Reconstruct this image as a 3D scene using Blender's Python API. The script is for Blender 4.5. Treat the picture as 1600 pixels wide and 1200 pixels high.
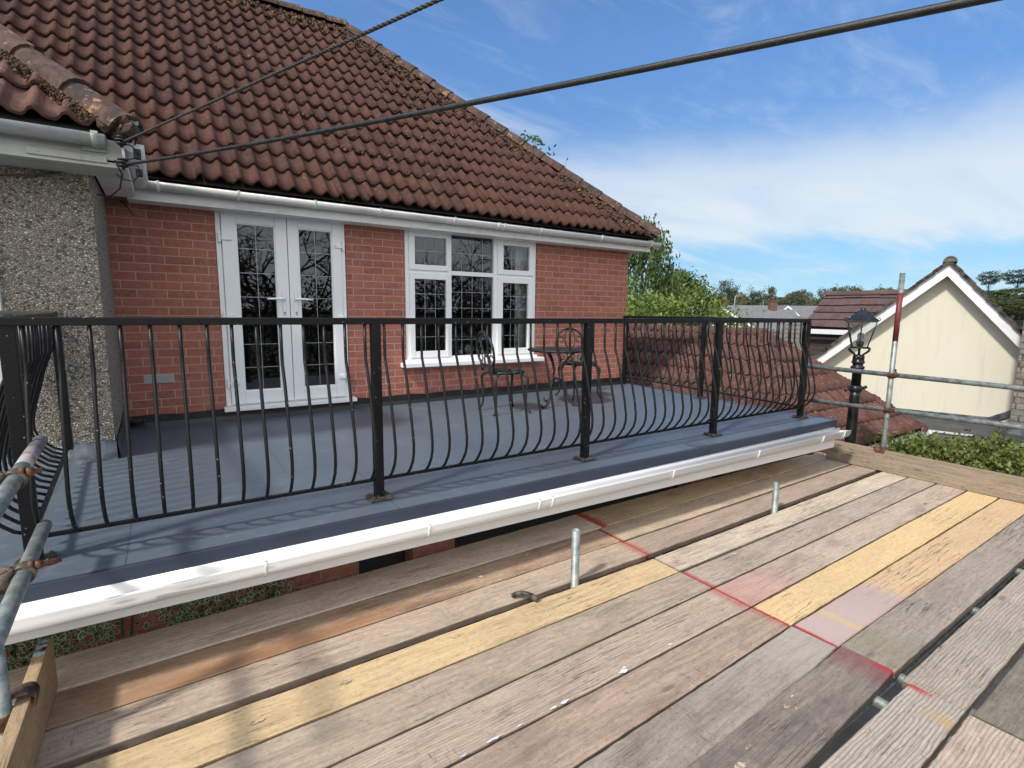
import bpy, bmesh, math, random
from mathutils import Vector, Matrix
random.seed(7)
R = math.radians
scene = bpy.context.scene
for o in list(bpy.data.objects): bpy.data.objects.remove(o)
COL = scene.collection

# ------------------------------------------------------------------ camera
cam_d = bpy.data.cameras.new("camera")
cam = bpy.data.objects.new("camera", cam_d); COL.objects.link(cam)
yaw, pitch, roll = .582006, .137225, .01105
fw = Vector((math.sin(yaw)*math.cos(pitch), math.cos(yaw)*math.cos(pitch), -math.sin(pitch)))
r0 = Vector((math.cos(yaw), -math.sin(yaw), 0)); u0 = r0.cross(fw)
rr = math.cos(roll)*r0 + math.sin(roll)*u0; uu = math.cos(roll)*u0 - math.sin(roll)*r0
cam.matrix_world = Matrix(((rr.x, uu.x, -fw.x, 0), (rr.y, uu.y, -fw.y, 0), (rr.z, uu.z, -fw.z, 0), (0, 0, 0, 1)))
cam_d.sensor_width = 36; cam_d.lens = 819.3/1600*36
cam_d.clip_start = .05; cam_d.clip_end = 3000
scene.camera = cam
# ------------------------------------------------------------------ light
SUN_EL = R(46); TOSUN = Vector((-.961, -.275, 0)).normalized()
sun_dir = Vector((TOSUN.x*math.cos(SUN_EL), TOSUN.y*math.cos(SUN_EL), math.sin(SUN_EL)))
sl = bpy.data.lights.new("sun", 'SUN'); sl.energy = 2.05; sl.angle = R(5.2); sl.color = (1, .95, .88)
so = bpy.data.objects.new("sun", sl); COL.objects.link(so)
so.rotation_euler = sun_dir.to_track_quat('Z', 'Y').to_euler()
W = bpy.data.worlds.new("World"); scene.world = W; W.use_nodes = True
scene.view_settings.view_transform = 'Standard'; scene.view_settings.look = 'None'
scene.view_settings.exposure = 0.97; scene.view_settings.gamma = 1

class NT:
    def __init__(s, nt): s.nt = nt; s.nt.nodes.clear()
    def n(s, t, **k):
        nd = s.nt.nodes.new(t)
        for a, v in k.items(): setattr(nd, a, v)
        return nd
    def set(s, sock, v):
        if isinstance(v, bpy.types.NodeSocket): s.nt.links.new(v, sock)
        elif v is not None:
            if hasattr(sock.default_value, '__len__') and not hasattr(v, '__len__'): v = [v]*len(sock.default_value)
            elif hasattr(v, '__len__') and len(sock.default_value) == 4 and len(v) == 3: v = (*v, 1)
            sock.default_value = v
    def math(s, op, a, b=None, c=None, clamp=False):
        m = s.n('ShaderNodeMath', operation=op, use_clamp=clamp)
        s.set(m.inputs[0], a); s.set(m.inputs[1], b); s.set(m.inputs[2], c)
        return m.outputs[0]
    def mix(s, f, a, b, blend='MIX'):
        m = s.n('ShaderNodeMix', data_type='RGBA', blend_type=blend)
        s.set(m.inputs[0], f); s.set(m.inputs[6], a); s.set(m.inputs[7], b)
        return m.outputs[2]
    def ramp(s, f, a, b):   # smoothstep a..b -> 0..1
        m = s.n('ShaderNodeMapRange', interpolation_type='SMOOTHSTEP'); s.set(m.inputs[0], f)
        m.inputs[1].default_value = a; m.inputs[2].default_value = b
        return m.outputs[0]
    def coord(s, kind='Object'): return s.n('ShaderNodeTexCoord').outputs[kind]
    def mapv(s, v, sc=(1, 1, 1), loc=(0, 0, 0), rot=(0, 0, 0)):
        m = s.n('ShaderNodeMapping'); s.set(m.inputs[0], v)
        m.inputs[1].default_value = loc; m.inputs[2].default_value = rot; m.inputs[3].default_value = sc
        return m.outputs[0]
    def noise(s, v, scale, detail=4, rough=.55, dist=0, out=0):
        m = s.n('ShaderNodeTexNoise'); s.set(m.inputs['Vector'], v); m.inputs['Scale'].default_value = scale
        m.inputs['Detail'].default_value = detail; m.inputs['Roughness'].default_value = rough; m.inputs['Distortion'].default_value = dist
        return m.outputs[out]
    def voro(s, v, scale, feature='F1', out='Distance', rnd=1):
        m = s.n('ShaderNodeTexVoronoi', feature=feature); s.set(m.inputs['Vector'], v); m.inputs['Scale'].default_value = scale
        m.inputs['Randomness'].default_value = rnd
        return m.outputs[out]
    def sep(s, v): m = s.n('ShaderNodeSeparateXYZ'); s.set(m.inputs[0], v); return m.outputs
    def comb(s, x, y, z):
        m = s.n('ShaderNodeCombineXYZ'); s.set(m.inputs[0], x); s.set(m.inputs[1], y); s.set(m.inputs[2], z); return m.outputs[0]
    def bump(s, h, strength=.5, dist=.01, normal=None):
        m = s.n('ShaderNodeBump'); m.inputs['Strength'].default_value = strength; m.inputs['Distance'].default_value = dist
        s.set(m.inputs['Height'], h)
        if normal is not None: s.set(m.inputs['Normal'], normal)
        return m.outputs[0]
    def pbsdf(s, col, rough=.6, metal=0, normal=None, **k):
        p = s.n('ShaderNodeBsdfPrincipled'); s.set(p.inputs['Base Color'], col); s.set(p.inputs['Roughness'], rough); s.set(p.inputs['Metallic'], metal)
        if normal is not None: s.set(p.inputs['Normal'], normal)
        for a, v in k.items(): s.set(p.inputs[a.replace('_', ' ')], v)
        o = s.n('ShaderNodeOutputMaterial'); s.nt.links.new(p.outputs[0], o.inputs[0])
        return p

def material(name, fn):
    m = bpy.data.materials.new(name); m.use_nodes = True; fn(NT(m.node_tree)); return m
def plain(name, col, rough=.5, metal=0, var=.12, scale=9, bump=.15, col2=None, sc=(1, 1, 1), **k):
    def f(t):
        c = t.mapv(t.coord(), sc)
        nz = t.noise(c, scale, 6, .62)
        b = col2 or tuple(x*(1-2.2*var) for x in col)
        cc = t.mix(t.ramp(nz, .32, .68), b, tuple(min(1, x*(1+var*.6)) for x in col))
        ro = t.math('ADD', t.math('MULTIPLY', nz, .25), rough-.12)
        t.pbsdf(cc, ro, metal, t.bump(t.noise(c, scale*5, 3), bump, .003), **k)
    return material(name, f)

# ------------------------------------------------------------------ sky
def build_sky():
    t = NT(W.node_tree)
    sky = t.n('ShaderNodeTexSky', sky_type='NISHITA'); sky.sun_disc = False; sky.sun_elevation = SUN_EL
    sky.sun_rotation = math.atan2(TOSUN.x, TOSUN.y); sky.air_density = 1.0; sky.dust_density = .25; sky.ozone_density = 2.2; sky.altitude = 50
    v = t.coord('Generated'); x, y, z = t.sep(v)
    zz = t.math('MAXIMUM', z, .02)
    den = t.math('ADD', zz, .12)
    p = t.comb(t.math('DIVIDE', x, den), t.math('DIVIDE', y, den), 0)
    p1 = t.mapv(p, (.55, 1.25, 1), (1.3, .4, 0), (0, 0, R(-35)))
    wis = t.noise(p1, 1.1, 9, .62, .45)
    fine = t.noise(t.mapv(p, (.8, 2.2, 1), (4.3, 7.7, 0), (0, 0, R(-50))), 2.2, 8, .66, .6)
    body = t.math('ADD', t.math('MULTIPLY', wis, .72), t.math('MULTIPLY', fine, .28))
    # a long low bank with a flat underside, thinner wisps above it
    edge = t.math('ADD', z, t.math('MULTIPLY', t.math('SUBTRACT', wis, .5), .16))
    bank = t.math('MULTIPLY', t.ramp(edge, .085, .135), t.math('SUBTRACT', 1, t.ramp(edge, .20, .33)))
    bank = t.math('MULTIPLY', bank, t.math('ADD', .62, t.math('MULTIPLY', t.ramp(wis, .3, .7), .33)))
    high = t.math('MULTIPLY', t.ramp(body, .46, .78), .72)
    low = t.math('MULTIPLY', t.ramp(fine, .48, .8), t.math('MULTIPLY', t.ramp(z, .03, .1), .25))
    # unseen cloud added behind the camera to whiten and lift the fill light
    back = t.math('ADD', t.math('MULTIPLY', x, -fw.x), t.math('MULTIPLY', y, -fw.y))
    fill_cloud = t.math('MULTIPLY', t.ramp(back, .0, .5), t.ramp(t.math('ADD', body, t.math('MULTIPLY', back, .15)), .36, .60))
    mask = t.math('MAXIMUM', t.math('MAXIMUM', bank, high), t.math('MAXIMUM', low, fill_cloud)); mask = t.math('MINIMUM', mask, .95)
    cr_ = t.n('ShaderNodeValToRGB'); t.set(cr_.inputs[0], z); el = cr_.color_ramp.elements
    el[0].position = 0; el[0].color = (.25, .40, .66, 1); el[1].position = .42; el[1].color = (.54, .69, .85, 1)
    for p_, c_ in ((.066, (.30, .41, .54, 1)), (.13, (.39, .50, .57, 1)), (.30, (.45, .58, .71, 1))): e_ = el.new(p_); e_.color = c_
    skyc = t.mix(1, t.mix(1, sky.outputs[0], cr_.outputs[0], 'MULTIPLY'), (.91, .93, .93), 'MULTIPLY')
    col = t.mix(mask, skyc, t.mix(t.ramp(back, -.1, .45), (3.40, 3.70, 3.95), (6.6, 6.75, 6.9)))  # out-of-view cloud made brighter to fill the house walls
    bg = t.n('ShaderNodeBackground'); t.set(bg.inputs[0], col); bg.inputs[1].default_value = .12
    o = t.n('ShaderNodeOutputWorld'); t.nt.links.new(bg.outputs[0], o.inputs[0])
build_sky()

# ------------------------------------------------------------------ mesh helpers
ORG = {}
class MB:
    def __init__(s): s.v = []; s.f = []; s.mi = []; s.sm = []
    def add(s, vs, fs, mi=0, sm=False):
        b = len(s.v); s.v += [tuple(v) for v in vs]; s.f += [tuple(i+b for i in f) for f in fs]
        s.mi += [mi]*len(fs); s.sm += [sm]*len(fs); return s
    def box(s, a, b, mi=0, M=None, ch=0):
        x0, y0, z0 = (min(a[i], b[i]) for i in range(3)); x1, y1, z1 = (max(a[i], b[i]) for i in range(3))
        if ch:
            bm = bmesh.new()
            vs = [bm.verts.new((x, y, z)) for x in (x0, x1) for y in (y0, y1) for z in (z0, z1)]
            for f in ((0, 1, 3, 2), (4, 6, 7, 5), (0, 4, 5, 1), (2, 3, 7, 6), (0, 2, 6, 4), (1, 5, 7, 3)): bm.faces.new([vs[i] for i in f])
            bmesh.ops.bevel(bm, geom=bm.edges[:], offset=ch, segments=2, affect='EDGES', profile=.6)
            bm.verts.index_update(); V = [v.co.copy() for v in bm.verts]; F = [[v.index for v in f.verts] for f in bm.faces]; bm.free()
        else:
            V = [Vector((x, y, z)) for x in (x0, x1) for y in (y0, y1) for z in (z0, z1)]
            F = [(0, 1, 3, 2), (4, 6, 7, 5), (0, 4, 5, 1), (2, 3, 7, 6), (0, 2, 6, 4), (1, 5, 7, 3)]
        if M: V = [M @ v for v in V]
        return s.add(V, F, mi)
    def prism(s, pts, d, mi=0):    # pts polygon (3d), extruded by d
        d = Vector(d); n = len(pts); P = [Vector(p) for p in pts]
        F = [tuple(range(n))[::-1], tuple(range(n, 2*n))] + [(i, (i+1) % n, n+(i+1) % n, n+i) for i in range(n)]
        return s.add(P+[p+d for p in P], F, mi)
    def tube(s, pts, r, seg=10, mi=0, cap=True, sm=True):
        P = [Vector(p) for p in pts]; n = len(P); rs = r if hasattr(r, '__len__') else [r]*n
        T = [(P[min(i+1, n-1)]-P[max(i-1, 0)]).normalized() for i in range(n)]
        a = T[0].orthogonal().normalized(); V = []; F = []
        for i in range(n):
            a = (a - T[i]*a.dot(T[i])).normalized(); b = T[i].cross(a)
            V += [P[i]+(a*math.cos(2*math.pi*k/seg)+b*math.sin(2*math.pi*k/seg))*rs[i] for k in range(seg)]
        for i in range(n-1):
            F += [(i*seg+k, i*seg+(k+1) % seg, (i+1)*seg+(k+1) % seg, (i+1)*seg+k) for k in range(seg)]
        s.add(V, F, mi, sm)
        if cap: 
            b0 = len(s.v)-len(V)
            s.f += [tuple(b0+k for k in range(seg))[::-1], tuple(b0+(n-1)*seg+k for k in range(seg))]; s.mi += [mi, mi]; s.sm += [False, False]
        return s
    def pipe(s, a, b, r, t=.004, seg=20, mi=0):    # hollow tube
        a, b = Vector(a), Vector(b); d = (b-a).normalized(); u = d.orthogonal().normalized(); w = d.cross(u); V = []
        for p, q in ((a, r), (b, r), (b, r-t), (a, r-t)):
            V += [p+(u*math.cos(2*math.pi*k/seg)+w*math.sin(2*math.pi*k/seg))*q for k in range(seg)]
        F = []
        for i in range(4):
            j = (i+1) % 4; F += [(i*seg+k, i*seg+(k+1) % seg, j*seg+(k+1) % seg, j*seg+k) for k in range(seg)]
        b0 = len(s.f); s.add(V, F, mi, True)
        for i in (1, 3):
            for k in range(seg): s.sm[b0+i*seg+k] = False
        return s
    def lathe(s, prof, c=(0, 0, 0), seg=16, mi=0, sm=True, sq=None):
        c = Vector(c); V = []; n = len(prof)
        for r, z in prof: V += [c+Vector((r*math.cos(2*math.pi*(k+.5)/seg), r*math.sin(2*math.pi*(k+.5)/seg), z)) for k in range(seg)]
        F = [(i*seg+k, i*seg+(k+1) % seg, (i+1)*seg+(k+1) % seg, (i+1)*seg+k) for i in range(n-1) for k in range(seg)]
        F += [tuple(range(seg))[::-1], tuple((n-1)*seg+k for k in range(seg))]
        return s.add(V, F, mi, sm)
    def blob(s, c, r, mi=0, sq=(1, 1, 1), jit=.3, sub=1):
        bm = bmesh.new(); bmesh.ops.create_icosphere(bm, subdivisions=sub, radius=1); c = Vector(c)
        V = [c+Vector((v.co.x*sq[0], v.co.y*sq[1], v.co.z*sq[2]))*r*(1+random.uniform(-jit, jit)) for v in bm.verts]
        F = [[v.index for v in f.verts] for f in bm.faces]; bm.free(); return s.add(V, F, mi, False)
    def build(s, name, mats, parent=None, loc=None, rot=None):
        me = bpy.data.meshes.new(name); org = Vector(loc) if loc else (ORG[parent.name] if parent else Vector((0, 0, 0)))
        shift = Vector((0, 0, 0)) if rot is not None else org
        me.from_pydata([Vector(v)-shift for v in s.v], [], s.f)
        for m in (mats if isinstance(mats, (list, tuple)) else [mats]): me.materials.append(m)
        me.polygons.foreach_set('material_index', s.mi); me.polygons.foreach_set('use_smooth', s.sm); me.update()
        o = bpy.data.objects.new(name, me); COL.objects.link(o)
        if parent: o.parent = parent
        elif loc: o.location = loc
        if rot is not None: o.rotation_euler = rot
        ORG[o.name] = org
        return o
def thing(name, label, cat, loc=(0, 0, 0), group=None):
    o = bpy.data.objects.new(name, None); COL.objects.link(o); o.empty_display_size = .1
    o.location = loc; ORG[o.name] = Vector(loc); return tag(o, label, cat, group)
def tag(o, label=None, cat=None, group=None, kind=None):
    if label: o['label'] = label
    if cat: o['category'] = cat
    if group: o['group'] = group
    if kind: o['kind'] = kind
    return o
def lerp(a, b, t): return a+(b-a)*t
def arc(c, r, a0, a1, n, ax=(1, 0, 0), ay=(0, 0, 1)):
    c, ax, ay = Vector(c), Vector(ax), Vector(ay)
    return [c+ax*r*math.cos(lerp(a0, a1, i/n))+ay*r*math.sin(lerp(a0, a1, i/n)) for i in range(n+1)]

# ------------------------------------------------------------------ materials
def brick_mat(name, axis='x', c1=(.39, .120, .078), c2=(.265, .080, .058), mort=(.46, .33, .255)):
    def f(t):
        x, y, z = t.sep(t.coord())
        wob = t.math('MULTIPLY', t.noise(t.coord(), 3.0, 2), .006)
        v = t.comb(t.math('ADD', x if axis == 'x' else y, .181), t.math('ADD', t.math('ADD', z, 7.722-.888), wob), 0)
        b = t.n('ShaderNodeTexBrick'); t.set(b.inputs['Vector'], v); b.offset = .5
        t.set(b.inputs['Color1'], c1); t.set(b.inputs['Color2'], c2); t.set(b.inputs['Mortar'], mort)
        b.inputs['Scale'].default_value = 1; b.inputs['Brick Width'].default_value = .225; b.inputs['Row Height'].default_value = .0762
        b.inputs['Mortar Size'].default_value = .0060; b.inputs['Mortar Smooth'].default_value = .2; b.inputs['Bias'].default_value = -.1
        nz = t.noise(t.coord(), 22, 6, .7); big = t.noise(t.coord(), 1.3, 4, .6)
        col = t.mix(t.ramp(nz, .35, .75), b.outputs[0], (.50, .22, .165), 'MIX'); col = t.mix(.55, b.outputs[0], col)
        col = t.mix(t.math('MULTIPLY', t.ramp(big, .5, .75), .3), col, (.17, .05, .04))
        fl = t.math('LESS_THAN', t.voro(t.coord(), 42), .13)
        fl2 = t.math('MULTIPLY', fl, t.ramp(t.noise(t.coord(), 2.2), .42, .62))
        col = t.mix(t.math('MULTIPLY', fl2, .75), col, (.62, .5, .42))
        h = t.math('ADD', t.math('MULTIPLY', b.outputs[1], -1.0), t.math('MULTIPLY', t.noise(t.coord(), 90, 3, .7), .35))
        st = t.ramp(t.noise(t.mapv(t.coord(), (2.5, 2.5, .5)), 1.4, 5, .6), .52, .72); col = t.mix(t.math('MULTIPLY', st, .22), col, (.42, .27, .22)); t.pbsdf(col, .88, 0, t.bump(h, 1, .010))
    return material(name, f)
M_brick = brick_mat('red_brick'); M_brick_side = brick_mat('red_brick_side', 'y')

def tile_mat(name, A=(.084, .038, .027), B=(.050, .025, .019), dark=(.020, .012, .010), lichen=(.42, .25, .19), lich=.5, tw=.3, g=.3, grime=.5):
    def f(t):
        c = t.coord(); x, y, z = t.sep(c)
        ix = t.math('FLOOR', t.math('DIVIDE', x, tw)); iy = t.math('FLOOR', t.math('DIVIDE', t.math('ADD', y, .02), g))
        wn = t.n('ShaderNodeTexWhiteNoise'); t.set(wn.inputs[0], t.comb(ix, iy, 0)); rnd = wn.outputs[0]
        big = t.noise(c, .8, 5, .6); nz = t.noise(c, 14, 6, .7)
        col = t.mix(rnd, A, B)
        col = t.mix(t.math('MULTIPLY', t.ramp(nz, .4, .7), .65), col, tuple(a*1.35 for a in A))
        fv = t.math('FRACT', t.math('DIVIDE', t.math('ADD', y, .02), g))
        dirt = t.math('MULTIPLY', t.ramp(t.noise(c, 5, 6, .7), .45, .8), grime)
        col = t.mix(dirt, col, dark)
        vd = t.voro(t.mapv(c, (1, 1.25, .3)), 17); sp = t.math('LESS_THAN', t.math('ADD', vd, t.math('MULTIPLY', t.noise(c, 60, 2), .12)), .16)
        m = t.math('MULTIPLY', sp, t.ramp(t.noise(c, 2.7, 3), .62-lich*.35, .70-lich*.2))
        col = t.mix(t.math('MULTIPLY', m, .8), col, lichen)
        vs = t.math('LESS_THAN', t.voro(c, 55), .12)
        col = t.mix(t.math('MULTIPLY', t.math('MULTIPLY', vs, t.ramp(nz, .5, .6)), .6), col, (.30, .19, .15))
        h = t.math('ADD', t.math('MULTIPLY', nz, .6), t.noise(c, 120, 3, .7))
        t.pbsdf(col, .88, 0, t.bump(h, .7, .005), Specular_IOR_Level=.25)
    return material(name, f)
M_tile = tile_mat('concrete_tile'); M_tile_bay = tile_mat('weathered_tile', A=(.15, .075, .058), B=(.10, .055, .045), lichen=(.42, .28, .2), lich=.95, grime=.8)
M_tile_gar = tile_mat('garage_tile', A=(.122, .060, .047), B=(.076, .038, .032), lich=1.5, lichen=(.55, .36, .31), grime=.55)
M_tile_grey = tile_mat('grey_tile', A=(.16, .15, .125), B=(.12, .12, .10), dark=(.05, .05, .04), lichen=(.3, .3, .25), lich=.2)
M_tile_brown = tile_mat('brown_flat_tile', A=(.115, .072, .068), B=(.082, .052, .050), dark=(.035, .03, .03), lichen=(.5, .42, .38), lich=.25, tw=.45, g=.31)
M_moss = material('moss', lambda t: t.pbsdf(t.mix(t.n('ShaderNodeNewGeometry').outputs['Random Per Island'], (.035, .028, .012), (.10, .085, .028)), .95, 0, t.bump(t.noise(t.coord(), 120, 3), .7, .006)))
def f(t):
    r = t.n('ShaderNodeNewGeometry').outputs['Random Per Island']
    c = t.mix(t.ramp(r, .0, .5), (.028, .018, .013), (.085, .05, .03)); c = t.mix(t.ramp(r, .84, .99), c, (.24, .13, .055)); t.pbsdf(c, .95)
M_lichen = material('lichen_clumps', f)
def f(t):
    c = t.coord(); nz = t.noise(c, 7, 6, .7)
    col = t.mix(t.ramp(nz, .35, .62), (.035, .024, .019), (.105, .058, .042))
    col = t.mix(t.ramp(t.noise(c, 4.3, 5, .7), .60, .66), col, (.33, .17, .085)); col = t.mix(t.math('MULTIPLY', t.ramp(t.noise(c, 11, 5, .7), .58, .66), .7), col, (.32, .24, .18))
    t.pbsdf(col, .9, 0, t.bump(t.noise(c, 50, 5), .8, .01))
M_ridge = material('hip_tile_concrete', f)
def white_pvc(name, col=(.72, .73, .72), dirt=.35, rough=.32, dc=(.30, .31, .27)):
    def f(t):
        c = t.coord(); d = t.ramp(t.noise(t.mapv(c, (.7, 3, 3)), 2.4, 7, .72), .47, .78); s = t.ramp(t.noise(t.mapv(c, (14, 1, 1)), 1.0, 3), .5, .8)
        cc = t.mix(t.math('MULTIPLY', d, dirt), col, dc); cc = t.mix(t.math('MULTIPLY', s, dirt*.4), cc, dc)
        t.pbsdf(cc, rough, 0, t.bump(t.noise(c, 6, 2), .05, .01))
    return material(name, f)
M_white = white_pvc('white_upvc', (.87, .87, .86), .08); M_gutter = white_pvc('weathered_gutter', (.76, .75, .72), .55, .5); M_gutter_dirty = white_pvc('grimy_gutter', (.50, .50, .46), .9, .45, (.20, .21, .17))
M_gutter_new = white_pvc('new_gutter', (.76, .76, .75), .14, .26)
def f(t):
    c = t.coord(); x, y, z = t.sep(c)
    cw2 = t.mapv(c, (1, 1, 1.25)); v = t.voro(cw2, 64, 'F1', 'Distance'); vc = t.voro(cw2, 64, 'F1', 'Color'); r = t.sep(vc)[0]; e = t.voro(cw2, 64, 'DISTANCE_TO_EDGE')
    col = t.mix(r, (.42, .355, .265), (.70, .63, .51)); col = t.mix(t.ramp(r, .82, .95), col, (.84, .80, .70)); col = t.mix(t.ramp(t.sep(vc)[1], .86, .95), col, (.13, .12, .12))
    col = t.mix(t.ramp(e, .14, .03), col, (.15, .125, .09))
    col = t.mix(t.math('MULTIPLY', t.ramp(t.noise(c, 2.0, 5, .6), .5, .75), .35), col, (.24, .21, .16))
    h = t.math('SUBTRACT', t.ramp(e, 0, .28), t.math('MULTIPLY', v, .5))
    t.pbsdf(col, .75, 0, t.bump(h, .85, .008))
M_pebble = material('pebbledash', f)
def f(t):
    c = t.coord(); nz = t.noise(c, 1.4, 6, .6); fine = t.noise(c, 35, 4, .6)
    b = t.n('ShaderNodeTexBrick'); t.set(b.inputs['Vector'], t.mapv(c, (1, 1, 1), (.37, .55, 0))); b.offset = .33
    b.inputs['Scale'].default_value = 1; b.inputs['Brick Width'].default_value = 1.22; b.inputs['Row Height'].default_value = 1.02; b.inputs['Mortar Size'].default_value = .005; b.inputs['Mortar Smooth'].default_value = .6
    t.set(b.inputs['Color1'], (.098, .124, .152)); t.set(b.inputs['Color2'], (.090, .114, .142)); t.set(b.inputs['Mortar'], (.055, .066, .088))
    col = t.mix(t.math('MULTIPLY', t.ramp(nz, .4, .7), .35), b.outputs[0], (.114, .142, .174))
    col = t.mix(t.math('MULTIPLY', t.ramp(t.noise(c, 5, 5, .7), .58, .75), .18), col, (.24, .26, .30))
    rg_ = t.noise(c, 1.9, 3, .5, .4); pud = t.ramp(t.math('ABSOLUTE', t.math('SUBTRACT', rg_, .53)), .012, .0); col = t.mix(t.math('MULTIPLY', pud, .28), col, (.20, .22, .24)); sp = t.math('LESS_THAN', t.voro(c, 9), .035); col = t.mix(t.math('MULTIPLY', sp, .5), col, (.5, .5, .5)); col = t.mix(t.math('MULTIPLY', t.ramp(fine, .62, .75), .3), col, (.06, .065, .07))
    t.pbsdf(col, t.math('ADD', t.math('MULTIPLY', nz, .22), .30), 0, t.bump(t.math('ADD', t.math('MULTIPLY', nz, 2), t.math('MULTIPLY', fine, .12)), .25, .012))
M_deck = material('grey_deck_coating', f)
M_navy = plain('dark_trim', (.038, .048, .075), .36, var=.08, scale=3, bump=.05)
M_patch = plain('dark_deck_patch', (.080, .098, .130), .36, var=.05, scale=3, bump=.05)
M_black = plain('black_membrane', (.012, .012, .013), .45, var=.2, scale=14, bump=.5)
M_lead = plain('lead_flashing', (.20, .215, .24), .42, .55, var=.3, scale=7, bump=.9)
def f(t):
    c = t.coord(); nz = t.noise(c, 26, 5, .7); r = t.ramp(nz, .62, .72)
    col = t.mix(t.math('MULTIPLY', r, .6), (.006, .006, .0065), (.06, .035, .022)); sp = t.math('LESS_THAN', t.voro(c, 30), .08); col = t.mix(t.math('MULTIPLY', sp, .7), col, (.45, .45, .43))
    t.pbsdf(col, .42, .0, t.bump(t.noise(c, 70, 4), .35, .002), Specular_IOR_Level=.32)
M_iron = material('black_painted_iron', f)
M_cast = plain('dull_black_cast_iron', (.030, .033, .034), .5, .2, var=.4, scale=18, bump=.6)
M_lampiron = plain('lamp_black_gloss_iron', (.013, .013, .014), .32, .1, var=.2, scale=18, bump=.35)
M_galv = plain('galvanised_steel', (.30, .32, .30), .52, .5, var=.22, scale=20, bump=.45, col2=(.15, .18, .165), sc=(1, 1, 1))
M_rust = plain('rusty_coupler', (.20, .085, .045), .72, .35, var=.45, scale=30, bump=.8)
M_oldsteel = plain('dirty_coupler_steel', (.22, .18, .14), .6, .5, var=.35, scale=30, bump=.7)
M_cable = plain('black_cable', (.02, .021, .02), .55, 0, var=.3, scale=40, bump=.3); M_cable2 = plain('old_twisted_cable', (.05, .045, .04), .7, 0, var=.3, scale=40, bump=.3)
M_wire = plain('thin_wire', (.10, .09, .065), .7)
def glass(name, tint=(.74, .76, .76)):
    def f(t):
        fr = t.n('ShaderNodeFresnel'); fr.inputs[0].default_value = 1.52
        g = t.n('ShaderNodeBsdfGlossy'); g.inputs['Roughness'].default_value = .0; g.inputs[0].default_value = (.95, .97, 1, 1)
        n = t.bump(t.noise(t.coord(), 1.6, 2), .08, .01); t.set(g.inputs['Normal'], n)
        tr = t.n('ShaderNodeBsdfTransparent'); tr.inputs[0].default_value = (*tint, 1)
        m = t.n('ShaderNodeMixShader'); t.set(m.inputs[0], t.math('MULTIPLY', fr.outputs[0], 1.7, clamp=True)); t.nt.links.new(tr.outputs[0], m.inputs[1]); t.nt.links.new(g.outputs[0], m.inputs[2])
        o = t.n('ShaderNodeOutputMaterial'); t.nt.links.new(m.outputs[0], o.inputs[0])
    return material(name, f)
M_glass = glass('window_glass'); M_lampglass = glass('lantern_glass', (.86, .88, .88))
M_leadstrip = plain('lead_strip', (.42, .44, .45), .4, .4)
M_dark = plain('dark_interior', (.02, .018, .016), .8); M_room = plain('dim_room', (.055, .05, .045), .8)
M_curtain = plain('grey_curtain', (.80, .82, .78), .85, var=.1, scale=2, sc=(30, 30, 1))
M_cream = None
def f(t):
    c = t.coord(); x, y, z = t.sep(c)
    st = t.ramp(t.noise(t.mapv(c, (1, 6, .7)), 1.5, 7, .7), .5, .78)
    col = t.mix(t.math('MULTIPLY', st, .5), (.64, .595, .475), (.45, .42, .345)); col = t.mix(t.math('MULTIPLY', t.ramp(t.noise(c, 2.2, 5), .5, .7), .25), col, (.68, .64, .53))
    t.pbsdf(col, .85, 0, t.bump(t.noise(c, 60, 5, .7), .4, .006))
M_cream = material('cream_render', f)
M_stone_base = None
def f(t):
    x, y, z = t.sep(t.coord()); b = t.n('ShaderNodeTexBrick'); t.set(b.inputs['Vector'], t.comb(t.math('ADD', y, x), z, 0)); b.offset = .4; b.squash = .7; b.squash_frequency = 3
    t.set(b.inputs['Color1'], (.26, .22, .17)); t.set(b.inputs['Color2'], (.13, .12, .10)); t.set(b.inputs['Mortar'], (.06, .055, .05))
    b.inputs['Scale'].default_value = 1; b.inputs['Brick Width'].default_value = .30; b.inputs['Row Height'].default_value = .095; b.inputs['Mortar Size'].default_value = .010; b.inputs['Bias'].default_value = 0
    col = t.mix(t.ramp(t.noise(t.coord(), 9, 6, .7), .4, .7), b.outputs[0], (.30, .27, .23)); col = t.mix(.5, b.outputs[0], col)
    t.pbsdf(col, .9, 0, t.bump(t.math('ADD', t.math('MULTIPLY', b.outputs[1], -1), t.noise(t.coord(), 25, 5)), 1, .02))
M_stone = material('grey_stone', f)
M_felt = plain('roofing_felt', (.060, .064, .070), .62, var=.25, scale=3, bump=.4)
M_clad = material('brown_cladding', lambda t: t.pbsdf(t.mix(t.ramp(t.math('FRACT', t.math('MULTIPLY', t.sep(t.coord())[2], 7.5)), .0, .25), (.01, .008, .008), (.065, .04, .036)), .7))
M_wallwhite = plain('painted_white_wall', (.72, .70, .64), .8, var=.1, scale=1.2); M_roofgrey = tile_mat('far_grey_roof', A=(.17, .17, .175), B=(.14, .14, .15), dark=(.07, .07, .07), lich=.1)
M_roofslate = tile_mat('far_slate_roof', A=(.11, .125, .15), B=(.09, .10, .125), dark=(.05, .05, .06), lich=.05)
M_door = plain('black_boarding', (.013, .013, .014), .6)
M_orn = plain('white_ceramic', (.7, .69, .66), .3, var=.3, scale=25)
M_bark = plain('bark', (.11, .085, .06), .9, var=.4, scale=12, bump=1); M_twig = plain('grey_twig', (.15, .125, .10), .9)
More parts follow.
